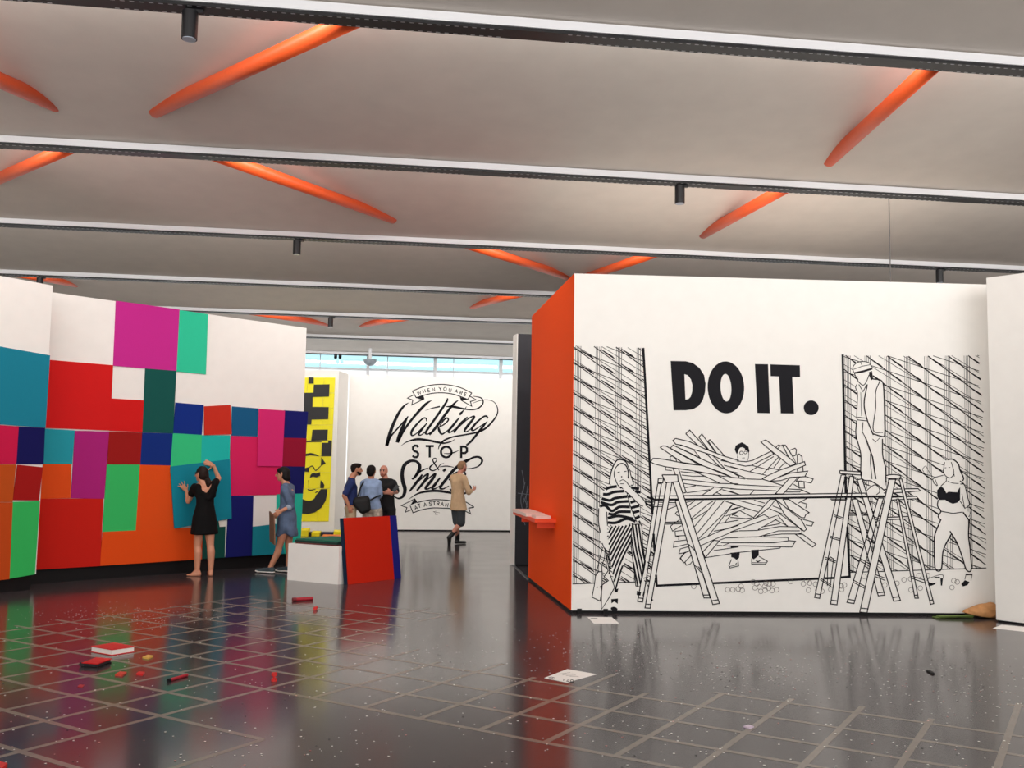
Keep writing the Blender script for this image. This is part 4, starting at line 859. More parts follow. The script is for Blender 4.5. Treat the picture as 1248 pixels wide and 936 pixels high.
def stick(px, r, m, lab, cat='stick', name='red_stick', caps=None):
    a, b_ = [np.array([*fl(*q)[:2], r]) for q in px]
    t = Thing(name, tuple((a + b_) / 2 * [1, 1, 0]), lab, cat)
    t.part('shaft', *tube([a, b_], r, 12), m, smooth=False)
    d = _nd(b_ - a); t.part('end_cap', *tube([a - d * r, a + d * r], r * 1.15, 12), caps or BLACK); return t
stick([(358.5, 733), (381, 731.5)], .022, REDD, 'dark red rod lying before the white box', 'rod', caps=mat('rod_tip', (110, 12, 26), .5))
stick([(206, 831), (228, 824.6)], .012, REDD, 'red pen with dark tip lying on the tape grid', 'pen', 'red_pen')
stick([(384, 743.6), (385.4, 742.4)], .018, REDT, 'tiny red bead on the floor before the white box', 'bead', 'red_bead', REDT)
c = fl(334, 830)
t = Thing('red_figurine', (c[0], c[1], 0), 'tiny red spool standing on a tape line', 'spool')
t.part('foot', *tube([(c[0], c[1], 0), (c[0], c[1], .018)], .022, 14), REDT); t.part('neck', *tube([(c[0], c[1], .018), (c[0], c[1], .04)], .010, 12), REDT); t.part('head', *tube([(c[0], c[1], .04), (c[0], c[1], .062)], .021, 14), REDT)
bit('red_sheet', [(-16, 940), (-2, 944), (9, 934.6), (-6, 931)], .02, REDT, 'corner of a red folder at the edge of the floor', 'folder', None)
c = fl(1134, 820)
bit('black_scrap', [(1129, 818.2), (1134, 818.6), (1139, 821.8), (1136, 822.4)], .012, BLACK, 'black scrap on the floor before the mural')
bit('lilac_scrap', [(906, 886.4), (913, 889), (919, 886.6), (912, 884.4)], .008, mat('scrap_lilac', (214, 196, 216), .5), 'lilac scrap lying on a tape line')
# brown wrapping and green stalks in the corner by the right wall
c0_, c1_ = np.array([5.98, 10.28]), np.array([6.82, 10.17])
bm = bmesh.new(); bmesh.ops.create_icosphere(bm, subdivisions=4, radius=1)
rr = random.Random(3)
from mathutils import noise as mnoise
for v in bm.verts:
    n = mnoise.noise(v.co * 2.3) * .16 + mnoise.noise(v.co * 6) * .05; v.co *= 1 + n
    s = max(0.0, (v.co.x + 1) / 2); v.co = Vector((v.co.x * .22, v.co.y * .09, max(v.co.z, -.55) * (.03 + .11 * s ** .8)))
me = bpy.data.meshes.new('paper_wrap'); bm.to_mesh(me); bm.free()
zmin = min(v.co.z for v in me.vertices)
for v in me.vertices: v.co.z -= zmin
for p in me.polygons: p.use_smooth = True
w_ = link('paper_wrap', me, mat('kraft_paper', (196, 140, 88), .7, noise=.15, nscale=14, bump=.3)); w_.location = (6.86, 10.22, 0); w_.rotation_euler = (0, 0, math.radians(-6))
tag(w_, 'crumpled brown paper wrap in the corner below the mural', 'paper wrap')
t = Thing('green_stems', (6.5, 10.25, 0), 'thin bundle of green stems poking from the brown wrap', 'stems')
for k in range(6):
    a = np.array([6.74, 10.26 - .012 * k, .012 + .012 * (k % 3)]); b_ = np.array([6.27 + .04 * (k % 2), 10.27 - .014 * k, .010 + .014 * (k % 2)]); t.part('stem', *tube([a, b_], .008, 6), mat('stem_green', (92, 112, 48), .6))

# ------------------------------------------------------------------ confetti
def confetti(name, items, rgb, lab):
    V, Fs = [], []
    for (x, y, s, a) in items:
        k = len(V); c_, s_ = math.cos(a) * s, math.sin(a) * s
        V += [(x + c_ - s_, y + s_ + c_, .0025), (x - c_ - s_, y - s_ + c_, .0025), (x - c_ + s_, y - s_ - c_, .0025), (x + c_ + s_, y + s_ - c_, .0025)]; Fs.append((k, k + 1, k + 2, k + 3))
    me = bpy.data.meshes.new(name); me.from_pydata(V, [], Fs); me.update()
    o = link(name, me, mat('confetti_%d%d%d' % rgb, rgb, .4)); o['kind'] = 'stuff'; tag(o, lab, 'confetti')
rr = random.Random(11)
def scatter(n, clusters):
    out = []
    while len(out) < n:
        if rr.random() < .55:
            (u0, v0, su, sv) = rr.choice(clusters); u, v = rr.gauss(u0, su), rr.gauss(v0, sv)
        else: u, v = rr.uniform(-20, 1270), 740 + 220 * rr.random()
        if v < 722 or v > 960 or (v < 768 and u > 640): continue
        p = fl(u, v); x, y = p[0], p[1]
        if y > 10.55 and 2 < x or y > 13.2 or (x < -4 and y > 12.2): continue
        out.append((x, y, rr.uniform(.0032, .0066), rr.random() * 3.14))
    return out
cl = [(905, 818, 60, 12), (1030, 815, 80, 18), (830, 800, 70, 15), (1180, 835, 60, 20), (740, 790, 50, 18), (120, 748, 50, 8), (210, 752, 40, 8), (520, 790, 60, 18)]
confetti('confetti', scatter(1350, cl), (242, 238, 232), 'pale confetti specks strewn over the floor')
confetti('confetti_pink', scatter(200, cl), (205, 130, 125), 'pinkish confetti specks strewn over the floor')
confetti('confetti_dark', scatter(260, cl), (24, 22, 24), 'dark confetti specks strewn over the floor')
# ------------------------------------------------------------------ people
def _hull_bm(bm, blobs, s, f):
    """convex hull of ellipsoids (centre, (side, front, up)) appended to bm"""
    tmp = bmesh.new(); up = np.array([0, 0, 1.0])
    for c, r in blobs:
        if not hasattr(r, '__len__'): r = (r, r, r)
        for i in range(10):
            la = math.pi * (i / 9 - .5)
            for k in range(14 if 0 < i < 9 else 1):
                lo = 2 * math.pi * k / 14
                p = np.array(c) + s * r[0] * math.cos(la) * math.cos(lo) + f * r[1] * math.cos(la) * math.sin(lo) + up * r[2] * math.sin(la)
                tmp.verts.new(p)
    res = bmesh.ops.convex_hull(tmp, input=tmp.verts[:])
    bmesh.ops.delete(tmp, geom=[v for v in tmp.verts if not v.link_faces], context='VERTS')
    me = bpy.data.meshes.new('t'); tmp.to_mesh(me); tmp.free(); bm.from_mesh(me); bpy.data.meshes.remove(me)
def grow(name, prims, s, f, voxel, m, parent, loc, sm=6):
    """union of rounded hulls grown into one continuous smooth skin"""
    bm = bmesh.new()
    for blobs in prims: _hull_bm(bm, blobs, s, f)
    me = bpy.data.meshes.new(name + '_raw'); bm.to_mesh(me); bm.free()
    o = bpy.data.objects.new(name + '_raw', me); COL.objects.link(o)
    r = o.modifiers.new('r', 'REMESH'); r.mode = 'VOXEL'; r.voxel_size = voxel; r.use_smooth_shade = True
    k = o.modifiers.new('s', 'SMOOTH'); k.iterations = sm; k.factor = .5
    bpy.context.view_layer.update()
    ev = o.evaluated_get(bpy.context.evaluated_depsgraph_get()); out = bpy.data.meshes.new_from_object(ev)
    bpy.data.objects.remove(o); bpy.data.meshes.remove(me)
    out.name = name; out.transform(Matrix.Translation(-Vector(loc)))
    for p in out.polygons: p.use_smooth = True
    out.materials.clear()
    return link(name, out, m, parent)
def hand(w, d, n, thumb, curl=.35, spread=.25, sc=1.0):
    """palm and five fingers: w wrist, d finger direction, n palm normal (fingers curl towards n), thumb = side of the thumb"""
    w, d, n, t = np.array(w, float), _nd(d), _nd(n), _nd(thumb); P = []
    k0 = w + d * .02 * sc; k1 = w + d * .085 * sc
    P.append([(k0 + t * .018 * sc, .015 * sc), (k0 - t * .018 * sc, .015 * sc), (k1 + t * .028 * sc, .013 * sc), (k1 - t * .028 * sc, .012 * sc)])
    P.append([(w, .022 * sc), (k0, .021 * sc)])
    for i, L in enumerate((.072, .082, .076, .058)):
        o = .030 - .020 * i; b = k1 + t * o * sc; dd = _nd(d + t * spread * (o / .03))
        a1 = _nd(dd + n * curl * .6); a2 = _nd(dd + n * curl * 2.0); a3 = _nd(dd + n * curl * 3.4)
        p1 = b + a1 * L * .45 * sc; p2 = p1 + a2 * L * .32 * sc; p3 = p2 + a3 * L * .25 * sc
        P += [[(b, .0098 * sc), (p1, .0092 * sc)], [(p1, .0092 * sc), (p2, .0085 * sc)], [(p2, .0085 * sc), (p3, .0075 * sc)]]
    b = w + d * .030 * sc + t * .026 * sc; td = _nd(t * .85 + d * .6 + n * .25); p1 = b + td * .04 * sc; p2 = p1 + _nd(td + d * .6 + n * curl) * .032 * sc
    P += [[(b, .013 * sc), (p1, .0105 * sc)], [(p1, .0105 * sc), (p2, .0088 * sc)]]
    return P
def head_prims(hc, s, f, hs=1.0):
    hc = np.array(hc, float); u = np.array([0, 0, 1.0]); P = []
    P.append([(hc + u * .025 * hs - f * .012 * hs, (.074 * hs, .092 * hs, .088 * hs)), (hc - u * .02 * hs + f * .012 * hs, (.066 * hs, .078 * hs, .08 * hs)), (hc - u * .075 * hs + f * .040 * hs, (.038 * hs, .04 * hs, .035 * hs))])
    P.append([(hc + f * .085 * hs + u * .012 * hs, .010 * hs), (hc + f * .108 * hs - u * .022 * hs, .013 * hs), (hc + f * .088 * hs - u * .025 * hs, .016 * hs)])
    for k in (-1, 1): P.append([(hc + s * k * .076 * hs + u * .012 * hs, (.010 * hs, .018 * hs, .026 * hs)), (hc + s * k * .074 * hs - u * .022 * hs, (.008 * hs, .012 * hs, .014 * hs))])
    return P
def face_parts(T, hc, s, f, hs=1.0, lips=(150, 80, 75)):
    hc = np.array(hc, float); u = np.array([0, 0, 1.0])
    for k in (-1, 1):
        grow('eye', [[(hc + s * k * .031 * hs + f * .078 * hs + u * .008 * hs, .013 * hs)]], s, f, .004, mat('eye_dark', (40, 30, 28), .3), T.o, T.loc, 1)
        grow('eyebrow', [[(hc + s * k * .018 * hs + f * .088 * hs + u * .030 * hs, .006 * hs), (hc + s * k * .045 * hs + f * .078 * hs + u * .030 * hs, .005 * hs)]], s, f, .004, mat('brow', (52, 36, 28), .8), T.o, T.loc, 1)
    grow('mouth', [[(hc - s * .02 * hs + f * .079 * hs - u * .058 * hs, .007 * hs), (hc + f * .086 * hs - u * .058 * hs, .008 * hs), (hc + s * .02 * hs + f * .079 * hs - u * .058 * hs, .007 * hs)]], s, f, .004, mat('lips_%d' % lips[0], lips, .5), T.o, T.loc, 1)
def limb(a, ra, b, rb, mid=None): return [[(a, ra), (b, rb)]] + ([[(mid[0], mid[1])]] if mid else [])
SKIN = {'fair': mat('skin_fair', (222, 168, 140), .5, noise=.04, nscale=20), 'tan': mat('skin_tan', (200, 138, 108), .5, noise=.04, nscale=20), 'pink': mat('skin_pink', (214, 146, 124), .5, noise=.04, nscale=20)}

def leg(hip, kn, an, toe, f, k=1.0, foot=True):
    hip, kn, an, toe = [np.array(p, float) for p in (hip, kn, an, toe)]; P = [[(hip, .085 * k), (kn + (hip - kn) * .15, .060 * k)], [(kn + (hip - kn) * .15, .060 * k), (kn, .054 * k), (kn + (an - kn) * .12, .052 * k)]]
    calf = kn + (an - kn) * .32 - f * .018
    P += [[(kn + (an - kn) * .08, .052 * k), (calf, .057 * k)], [(calf, .057 * k), (an, .037 * k)]]
    if foot:
        d = _nd((toe - an) * [1, 1, 0]); heel = np.array([an[0], an[1], max(.03, an[2] - .055)]) - d * .03
        P += [[(an, .036 * k), (heel, .034 * k)], [(heel, .033 * k), (toe - d * .05 + np.array([0, 0, .0]), (.040 * k, .040 * k, .022 * k))], [(an, .034 * k), (toe - d * .06, (.038, .038, .022))], [(toe - d * .06, (.04, .04, .022)), (toe, (.03, .03, .014))]]
    return P
def shoe(an, toe, f, m, T, name='shoe', k=1.0, sole=None):
    an, toe = np.array(an, float), np.array(toe, float); d = _nd((toe - an) * [1, 1, 0]); z0 = min(an[2] - .05, toe[2]) ; z0 = max(z0, .0)
    heel = np.array([an[0], an[1], an[2] - .035]) - d * .035
    side = np.array([d[1], -d[0], 0])
    o = grow(name, [[(an + np.array([0, 0, -.01]), (.048, .055, .02)), (heel + [0, 0, .0], (.044, .05, .045))], [(heel, (.044, .05, .042)), (toe - d * .06, (.05, .06, .036)), (toe, (.042, .05, .026))]], side, d, .010, m, T.o, T.loc, 3)
    if sole: grow('sole', [[(heel - [0, 0, .032], (.049, .055, .014)), (toe - d * .04 - [0, 0, .016], (.055, .06, .014)), (toe - [0, 0, .008], (.048, .056, .016))]], side, d, .008, sole, o, T.loc, 2)
    return o
def frame(ang):                                    # facing direction (degrees, 90 = away from the camera, along +Y) -> side (to the person's right), front
    f = np.array([math.cos(math.radians(ang)), math.sin(math.radians(ang)), 0]); return np.array([f[1], -f[0], 0]), f
U = np.array([0, 0, 1.0])

# --- woman in the black dress, pressing the board onto the wall
def woman_black():
    Y = 14.37; s, f = frame(128); T = Thing('person', (*fl(247, 702)[:2], 0), 'barefoot person in a black dress reaching up to the colour wall, back turned', 'person')
    g = lambda u, v, dy=0: at(u, v, Y + dy)
    hc = g(245.5, 578); sh, fh = frame(150)
    L, R_ = g(237.5, 594), g(261.5, 589.5); nk = g(249.5, 589)
    pel = g(249, 630); wai = g(250, 611); che = g(250, 599)
    hp = Plane(cwA, cwB, .062)
    def onb(u, v): return hp.p(hp.sz(u, v))
    wl, wr = onb(226.5, 598.5), onb(259.5, 567.5); el, er = g(229.5, 611, .10), g(266.5, 583, .12)
    wl = wl + hp.n * .02; wr = wr + hp.n * .02
    P = head_prims(hc, sh, fh, .98)
    P += [[(hc - U * .06, .052), (nk + U * .02, .052), (nk - U * .03, (.075, .06, .04))]]
    P += [[(L, .048), (che, (.13, .085, .06)), (R_, .048)], [(nk - U * .02, .055), (L - (L - nk) * .25, .045), (R_ - (R_ - nk) * .25, .045)], [(che, (.13, .088, .09)), (wai, (.112, .085, .07))], [(wai, (.112, .085, .07)), (pel, (.15, .11, .09))]]
    P += [[(L, .046), (el, .037)], [(el, .037), (wl, .025)], [(R_, .046), (er, .037)], [(er, .037), (wr, .025)]]
    inn = -hp.n
    P += hand(wl, U * .75 + (-hp.ex) * .65, inn, hp.ex * .8 + U * .35, .02, .55)
    P += hand(wr, -hp.ex * .8 + U * .35, -U * .4 + inn * .6, -U, .25, .12)
    ka, kb = g(240.5, 663), g(256.3, 662); aa, ab_ = g(240.3, 692.5), g(257, 692)
    ta = fl(229.5, 702); tb = fl(255.5, 698)
    aa[2] = .085; ab_[2] = .085; ta[2] = .016; tb[2] = .016
    P += leg(g(243.5, 640), ka, aa, ta, f, .98); P += leg(g(255, 640), kb, ab_, tb, f, .98)
    grow('body', P, s, f, .0075, SKIN['tan'], T.o, T.loc, 4)
    face_parts(T, hc, sh, fh, .98)
    hair = mat('hair_brown', (34, 21, 17), .6, noise=.2, nscale=60, spec=.2)
    grow('hair', [[(hc + U * .035 - fh * .015, (.084, .098, .088)), (hc - U * .02 - fh * .045, (.078, .065, .07))], [(hc - U * .02 - fh * .07, .045), (g(251.5, 584), .04)], [(g(251.5, 583), .045), (g(255, 588, -.06), .036), (g(253.5, 594, -.07), .014)]], s, f, .010, hair, T.o, T.loc, 4)
    dr = mat('dress_black', (9, 8, 9), .85, noise=.2, nscale=25, bump=.1, spec=.2)
    D_ = [[(L + U * .0, .062), (L + (el - L) * .42, .060)], [(R_, .060), (R_ + (er - R_) * .38, .055)],
          [(L, .06), (g(241, 601), (.06, .10, .04)), (g(247, 606), (.10, .098, .03))], [(R_, .058), (g(258, 600), (.055, .10, .04)), (g(253, 606), (.09, .098, .03))],
          [(g(241, 592.5, -.05), .04), (g(246, 600, -.075), .04), (g(253, 607, -.07), .04), (g(242, 604, -.05), .05)], [(g(261, 590, -.04), .035), (g(259, 599, -.07), .035), (g(255.5, 607, -.07), .035), (g(260, 604, -.04), .04)],
          [(L, .05), (R_, .05), (che + f * .05, (.13, .07, .09))],
          [(g(250, 606), (.135, .10, .04)), (wai, (.128, .10, .05)), (g(250, 616), (.135, .105, .04))], [(g(250, 616), (.137, .105, .03)), (g(249.3, 630), (.178, .135, .05)), (g(249, 650.5), (.212, .16, .012))]]
    grow('dress', D_, s, f, .012, dr, T.o, T.loc, 4)
woman_black()

# --- woman in the denim dress, in profile, holding a board
def woman_denim():
    Y = 14.78; s, f = frame(168); T = Thing('person', (*fl(337, 698)[:2], 0), 'person in a blue denim dress and canvas shoes facing the colour boards, carrying a board', 'person')
    g = lambda u, v, dy=0: at(u, v, Y + dy)
    hc = g(344.6, 578); sh, fh = frame(172)
    nk = g(349, 590); ce = g(350.5, 600); wa = g(350, 615); pe = g(349.5, 630)
    L, R_ = ce + U * .065 - s * .16, ce + U * .065 + s * .16   # left arm is nearer to the camera
    el = g(355, 617, -.17); wl = g(343, 622.5, -.24); er = g(346, 616, .18); wr = g(338, 624, .05)
    P = head_prims(hc, sh, fh, .98)
    P += [[(hc - U * .06 - fh * .02, .050), (nk, .052), (nk - U * .04, (.07, .06, .04))]]
    P += [[(L, .048), (ce, (.12, .09, .07)), (R_, .048)], [(ce, (.12, .09, .08)), (wa, (.11, .085, .07))], [(wa, (.11, .085, .07)), (pe, (.15, .11, .09))], [(nk - U * .02, .05), (L * .6 + nk * .4, .045), (R_ * .6 + nk * .4, .045)]]
    P += [[(L, .045), (el, .037)], [(el, .037), (wl, .025)], [(R_, .045), (er, .037)], [(er, .037), (wr, .025)]]
    P += hand(wl, f * .8 - U * .55, -U * .5 - f * .2 + np.array([0, .6, 0]), f * .5 + U * .7, .7, .05)
    P += hand(wr, f * .8 - U * .5, -U * .6 - f * .1, -s, .6, .05)
    a1, a2 = g(329.5, 690, -.08), g(351, 689, .06); t1, t2 = fl(314.5, 697.5), fl(338.5, 696.6)
    a1[2] = a2[2] = .09; t1[2] = t2[2] = .03
    P += leg(g(347, 640, -.07), g(341, 664, -.08), a1, t1, f, .95, False); P += leg(g(353, 640, .06), g(351.5, 663, .07), a2, t2, f, .95, False)
    grow('body', P, s, f, .0075, SKIN['tan'], T.o, T.loc, 4); face_parts(T, hc, sh, fh, .98)
    cv = mat('canvas_shoe', (62, 76, 82), .7, noise=.1, nscale=50); so = mat('sole_white', (235, 232, 225), .6)
    for a, t_ in ((a1, t1), (a2, t2)): shoe(a, t_, f, cv, T, sole=so)
    hair = mat('hair_black', (20, 16, 16), .6, noise=.2, nscale=60, spec=.2)
    grow('hair', [[(hc + U * .032 - fh * .02, (.084, .094, .088)), (hc - U * .035 - fh * .055, (.08, .06, .075))], [(hc - U * .03 - fh * .06, (.076, .05, .07)), (hc - U * .06 - fh * .085, (.06, .04, .045))], [(hc + U * .06 + fh * .05, (.06, .04, .035)), (hc + U * .08, (.06, .06, .03))]], sh, fh, .010, hair, T.o, T.loc, 4)
    dn = mat('denim', (86, 104, 132), .85, noise=.28, nscale=9, bump=.15)
    D_ = [[(nk - U * .03, (.062, .062, .03)), (L * .6 + nk * .4, .058), (R_ * .6 + nk * .4, .058)], [(L, .062), (L + (el - L) * .95, .052)], [(el, .052), (el + (wl - el) * .22, .046)], [(R_, .062), (er, .05)], [(L, .056), (R_, .056), (ce - U * .05, (.145, .115, .06)), (nk - U * .02, (.066, .064, .02))],
          [(ce - U * .03, (.145, .112, .08)), (wa, (.135, .108, .06))], [(wa, (.135, .108, .05)), (g(350, 630), (.165, .145, .06)), (g(349.5, 645), (.178, .152, .03))], [(g(349.5, 645), (.178, .15, .03)), (g(342, 653), (.14, .07, .012))], [(g(352, 645), (.165, .13, .03)), (g(358, 653), (.14, .06, .012))]]
    d_ = grow('dress', D_, s, f, .012, dn, T.o, T.loc, 4)
    grow('cuff', [[(el + (wl - el) * .16, .050), (el + (wl - el) * .26, .049)]], s, f, .010, mat('denim_pale', (150, 162, 176), .85), d_, T.loc, 1)
woman_denim()
# the board she carries, seen almost edge on
q = [at(328, 623, 14.62), at(333.6, 629, 14.30), at(334.6, 664.5, 14.30), at(328.6, 659.5, 14.62)]
o_ = np.mean(q, axis=0); nb = _nd(np.cross(q[1] - q[0], q[3] - q[0]))
vs, fs = slab([p - o_ for p in q], nb, .016); cb = mesh('carried_board', vs, fs, mat('cardboard_brown', (122, 88, 66), .85, noise=.08, nscale=40)); cb.location = Vector(o_)
tag(cb, 'brown backed board held at the side of the denim dress', 'board')

# --- men by the lettering wall
def torso(P, nk, ce, wa, pe, L, R_, k=1.0):
    P += [[(L, .055 * k), (ce, (.15 * k, .105 * k, .09)), (R_, .055 * k)], [(ce, (.15 * k, .105 * k, .10)), (wa, (.135 * k, .10 * k, .08))], [(wa, (.135 * k, .10 * k, .07)), (pe, (.15 * k, .11 * k, .09))], [(nk - U * .02, .058), (L * .6 + nk * .4, .05), (R_ * .6 + nk * .4, .05)]]
def shirt(T, name, m, s, f, nk, ce, wa, bot, L, R_, el, er, fl_, fr, k=1.0, rb=(.165, .125)):
    D_ = [[(L, .064 * k), (L + (el - L) * fl_, .060 * k)], [(R_, .064 * k), (R_ + (er - R_) * fr, .060 * k)], [(L, .058 * k), (R_, .058 * k), (ce, (.165 * k, .12 * k, .06))], [(nk + U * .0, (.066, .068, .022)), (L - (L - nk) * .30 + U * .012, .05), (R_ - (R_ - nk) * .30 + U * .012, .05), (ce, (.12, .10, .03))],
          [(ce, (.165 * k, .122 * k, .08)), (wa, (.155 * k, .118 * k, .06))], [(wa, (.156 * k, .118 * k, .05)), (bot, (rb[0], rb[1], .015))]]
    return grow(name, D_, s, f, .013, m, T.o, T.loc, 4)
def trousers(T, name, m, s, f, pe, legs, frac_to, r_end):
    D_ = []
    for (h_, k_, a_) in legs:
        h_, k_, a_ = [np.array(p, float) for p in (h_, k_, a_)]
        D_.append([(pe, (.16, .12, .08)), (h_, .098)])
        if frac_to <= 1: D_.append([(h_, .098), (h_ + (k_ - h_) * frac_to, r_end)])
        else: D_ += [[(h_, .098), (k_, .072)], [(k_, .072), (k_ + (a_ - k_) * (frac_to - 1), r_end)]]
    return grow(name, D_, s, f, .013, m, T.o, T.loc, 4)
YG = 17.6
def man_navy():
    Y = YG; s, f = frame(8); g = lambda u, v, dy=0: at(u, v, Y + dy)
    base = np.array([g(427, 600)[0], Y, 0.0]); T = Thing('person', tuple(base), 'bearded person in a navy shirt and beige trousers with hand in pocket', 'person')
    hc = g(434.6, 572.4); sh, fh = frame(5); fh2 = fh
    nk = g(428.5, 583); ce = g(427.5, 594); wa = g(427.5, 607); pe = g(427.5, 619)
    L, R_ = ce + U * .085 + s * -.19, ce + U * .085 + s * .19
    er = g(419.5, 604, -.22); wr = g(425, 616, -.20); el = g(432, 605, .22); wl = g(436, 614, .15)
    P = head_prims(hc, sh, fh); P += [[(hc - U * .06 - fh * .03, .056), (nk, .058)]]; torso(P, nk, ce, wa, pe, L, R_, 1.02)
    P += [[(R_, .054), (er, .043)], [(er, .043), (wr, .030)], [(L, .054), (el, .043)], [(el, .043), (wl, .030)]]
    P += hand(wr, f * .35 - U, s * -1.0, f, .3, .05); P += hand(wl, f * .3 - U, s, f, .3, .05)
    legs = []
    for k in (-1, 1):
        h_ = pe + s * k * .09 - U * .05; kn = np.array([h_[0] + f[0] * .03, h_[1], .47]) + s * k * .02; an = np.array([h_[0], h_[1], .09]) + s * k * .03; to = an * [1, 1, 0] + f * .17 + U * .03
        legs.append((h_, kn, an)); P += leg(h_, kn, an, to, f, 1.05, False); shoe(an, to, f, mat('shoe_brown', (66, 46, 36), .5), T)
    grow('body', P, s, f, .0085, SKIN['tan'], T.o, T.loc, 4); face_parts(T, hc, sh, fh)
    hr = mat('hair_dark', (28, 20, 17), .7, noise=.2, nscale=60, spec=.15)
    grow('hair', [[(hc + U * .045 - fh * .02, (.080, .096, .075)), (hc + U * .0 - fh * .06, (.074, .045, .06))], [(hc + U * .085 + fh * .04, (.06, .05, .03)), (hc + U * .09, (.065, .06, .03))]], sh, fh, .010, hr, T.o, T.loc, 3)
    grow('beard', [[(hc - U * .07 + fh * .055, (.045, .04, .04)), (hc - U * .045 + fh * .02, (.070, .045, .035))], [(hc - U * .02 - fh * .002 , (.0745, .018, .045))]], sh, fh, .009, hr, T.o, T.loc, 3)
    nv = mat('navy_cotton', (28, 46, 102), .85, noise=.12, nscale=10, bump=.1)
    sh_ = shirt(T, 'shirt', nv, s, f, nk, ce, wa, g(428, 615), L, R_, el, er, .78, .82, 1.02)
    grow('collar', [[(nk + s * .04 - U * .01, (.02, .05, .03)), (nk + s * .05 - U * .035, (.025, .06, .02))], [(nk - s * .04 - U * .01, (.02, .05, .03)), (nk - s * .05 - U * .035, (.025, .06, .02))], [(nk - f * .05, (.05, .02, .03))]], s, f, .010, nv, sh_, T.loc, 2)
    trousers(T, 'trousers', mat('chino_beige', (186, 160, 128), .85, noise=.12, nscale=10, bump=.1), s, f, pe, legs, 1.93, .062)
man_navy()
def man_blue():
    Y = YG + .1; s, f = frame(80); g = lambda u, v, dy=0: at(u, v, Y + dy)
    base = np.array([g(453, 600)[0], Y, 0.0]); T = Thing('person', tuple(base), 'person in a pale blue shirt seen from behind with a black shoulder bag', 'person')
    hc = g(452.8, 574.5); sh, fh = frame(70); nk = g(452.3, 584); ce = g(452, 594); wa = g(452.5, 607); pe = g(454, 619)
    L, R_ = g(442.8, 589), g(461.5, 589); el = g(441.5, 606, .03); wl = g(443.5, 616, .18); er = g(463, 604, .02); wr = g(461, 609, .24)
    P = head_prims(hc, sh, fh); P += [[(hc - U * .06 - fh * .02, .056), (nk, .058)]]; torso(P, nk, ce, wa, pe, L, R_)
    P += [[(R_, .052), (er, .042)], [(er, .042), (wr, .030)], [(L, .052), (el, .042)], [(el, .042), (wl, .030)]]
    P += hand(wr, f * .6 - s * .7, -U, U * .5 + f, .3, .05); P += hand(wl, f * .5 - U * .6, s, U * .5 + f * .4, .4, .05)
    legs = []
    for k in (-1, 1):
        h_ = pe + s * k * .09 - U * .05; kn = np.array([*h_[:2], .47]) + s * k * .02 + f * .02; an = np.array([*h_[:2], .09]) + s * k * .03; to = an * [1, 1, 0] + f * .17 + U * .03
        legs.append((h_, kn, an)); P += leg(h_, kn, an, to, f, 1.05, False); shoe(an, to, f, mat('shoe_brown', (66, 46, 36), .5), T)
    grow('body', P, s, f, .0085, SKIN['tan'], T.o, T.loc, 4); face_parts(T, hc, sh, fh)
    grow('hair', [[(hc + U * .04 - fh * .02, (.086, .098, .082)), (hc - U * .02 - fh * .055, (.08, .05, .065))], [(hc - U * .055 - fh * .06, (.06, .035, .04))]], sh, fh, .010, mat('hair_black', (26, 22, 22), .5), T.o, T.loc, 3)
    bl = mat('shirt_pale_blue', (150, 172, 208), .85, noise=.15, nscale=12, bump=.15)
    shirt(T, 'shirt', bl, s, f, nk, ce, wa, g(454.5, 620), L, R_, el, er, .9, .95, .98, (.17, .13))
    trousers(T, 'shorts', mat('shorts_check', (196, 182, 166), .85, noise=.3, nscale=22), s, f, pe, legs, 1.0, .085)
    return g
gb = man_blue()
bagT = Thing('shoulder_bag', tuple(gb(442, 622, -.25)), 'bulky black shoulder bag slung on the pale blue shirt', 'bag')
s_, f_ = frame(80)
bb = grow('bag_body', [[(gb(434, 612, -.24), (.06, .09, .09)), (gb(447, 611, -.26), (.06, .09, .10)), (gb(448, 620, -.26), (.06, .09, .06)), (gb(442, 623, -.25), (.06, .09, .05))]], s_, f_, .012, mat('bag_black', (16, 16, 18), .7, noise=.2, nscale=20), bagT.o, bagT.loc, 4)
for stp in ([gb(448.5, 611, -.25), gb(455, 607.5, -.20), gb(460, 605, -.15), gb(463.5, 604, -.03)], [gb(435, 609, -.24), gb(437.5, 600, -.16), gb(441, 591, -.10), gb(444, 586.2, -.02)]):
    bagT.part('strap', *tube(list(smooth_pts(np.array(stp), 4)), .015, 8), MATS['bag_black'], smooth=True)
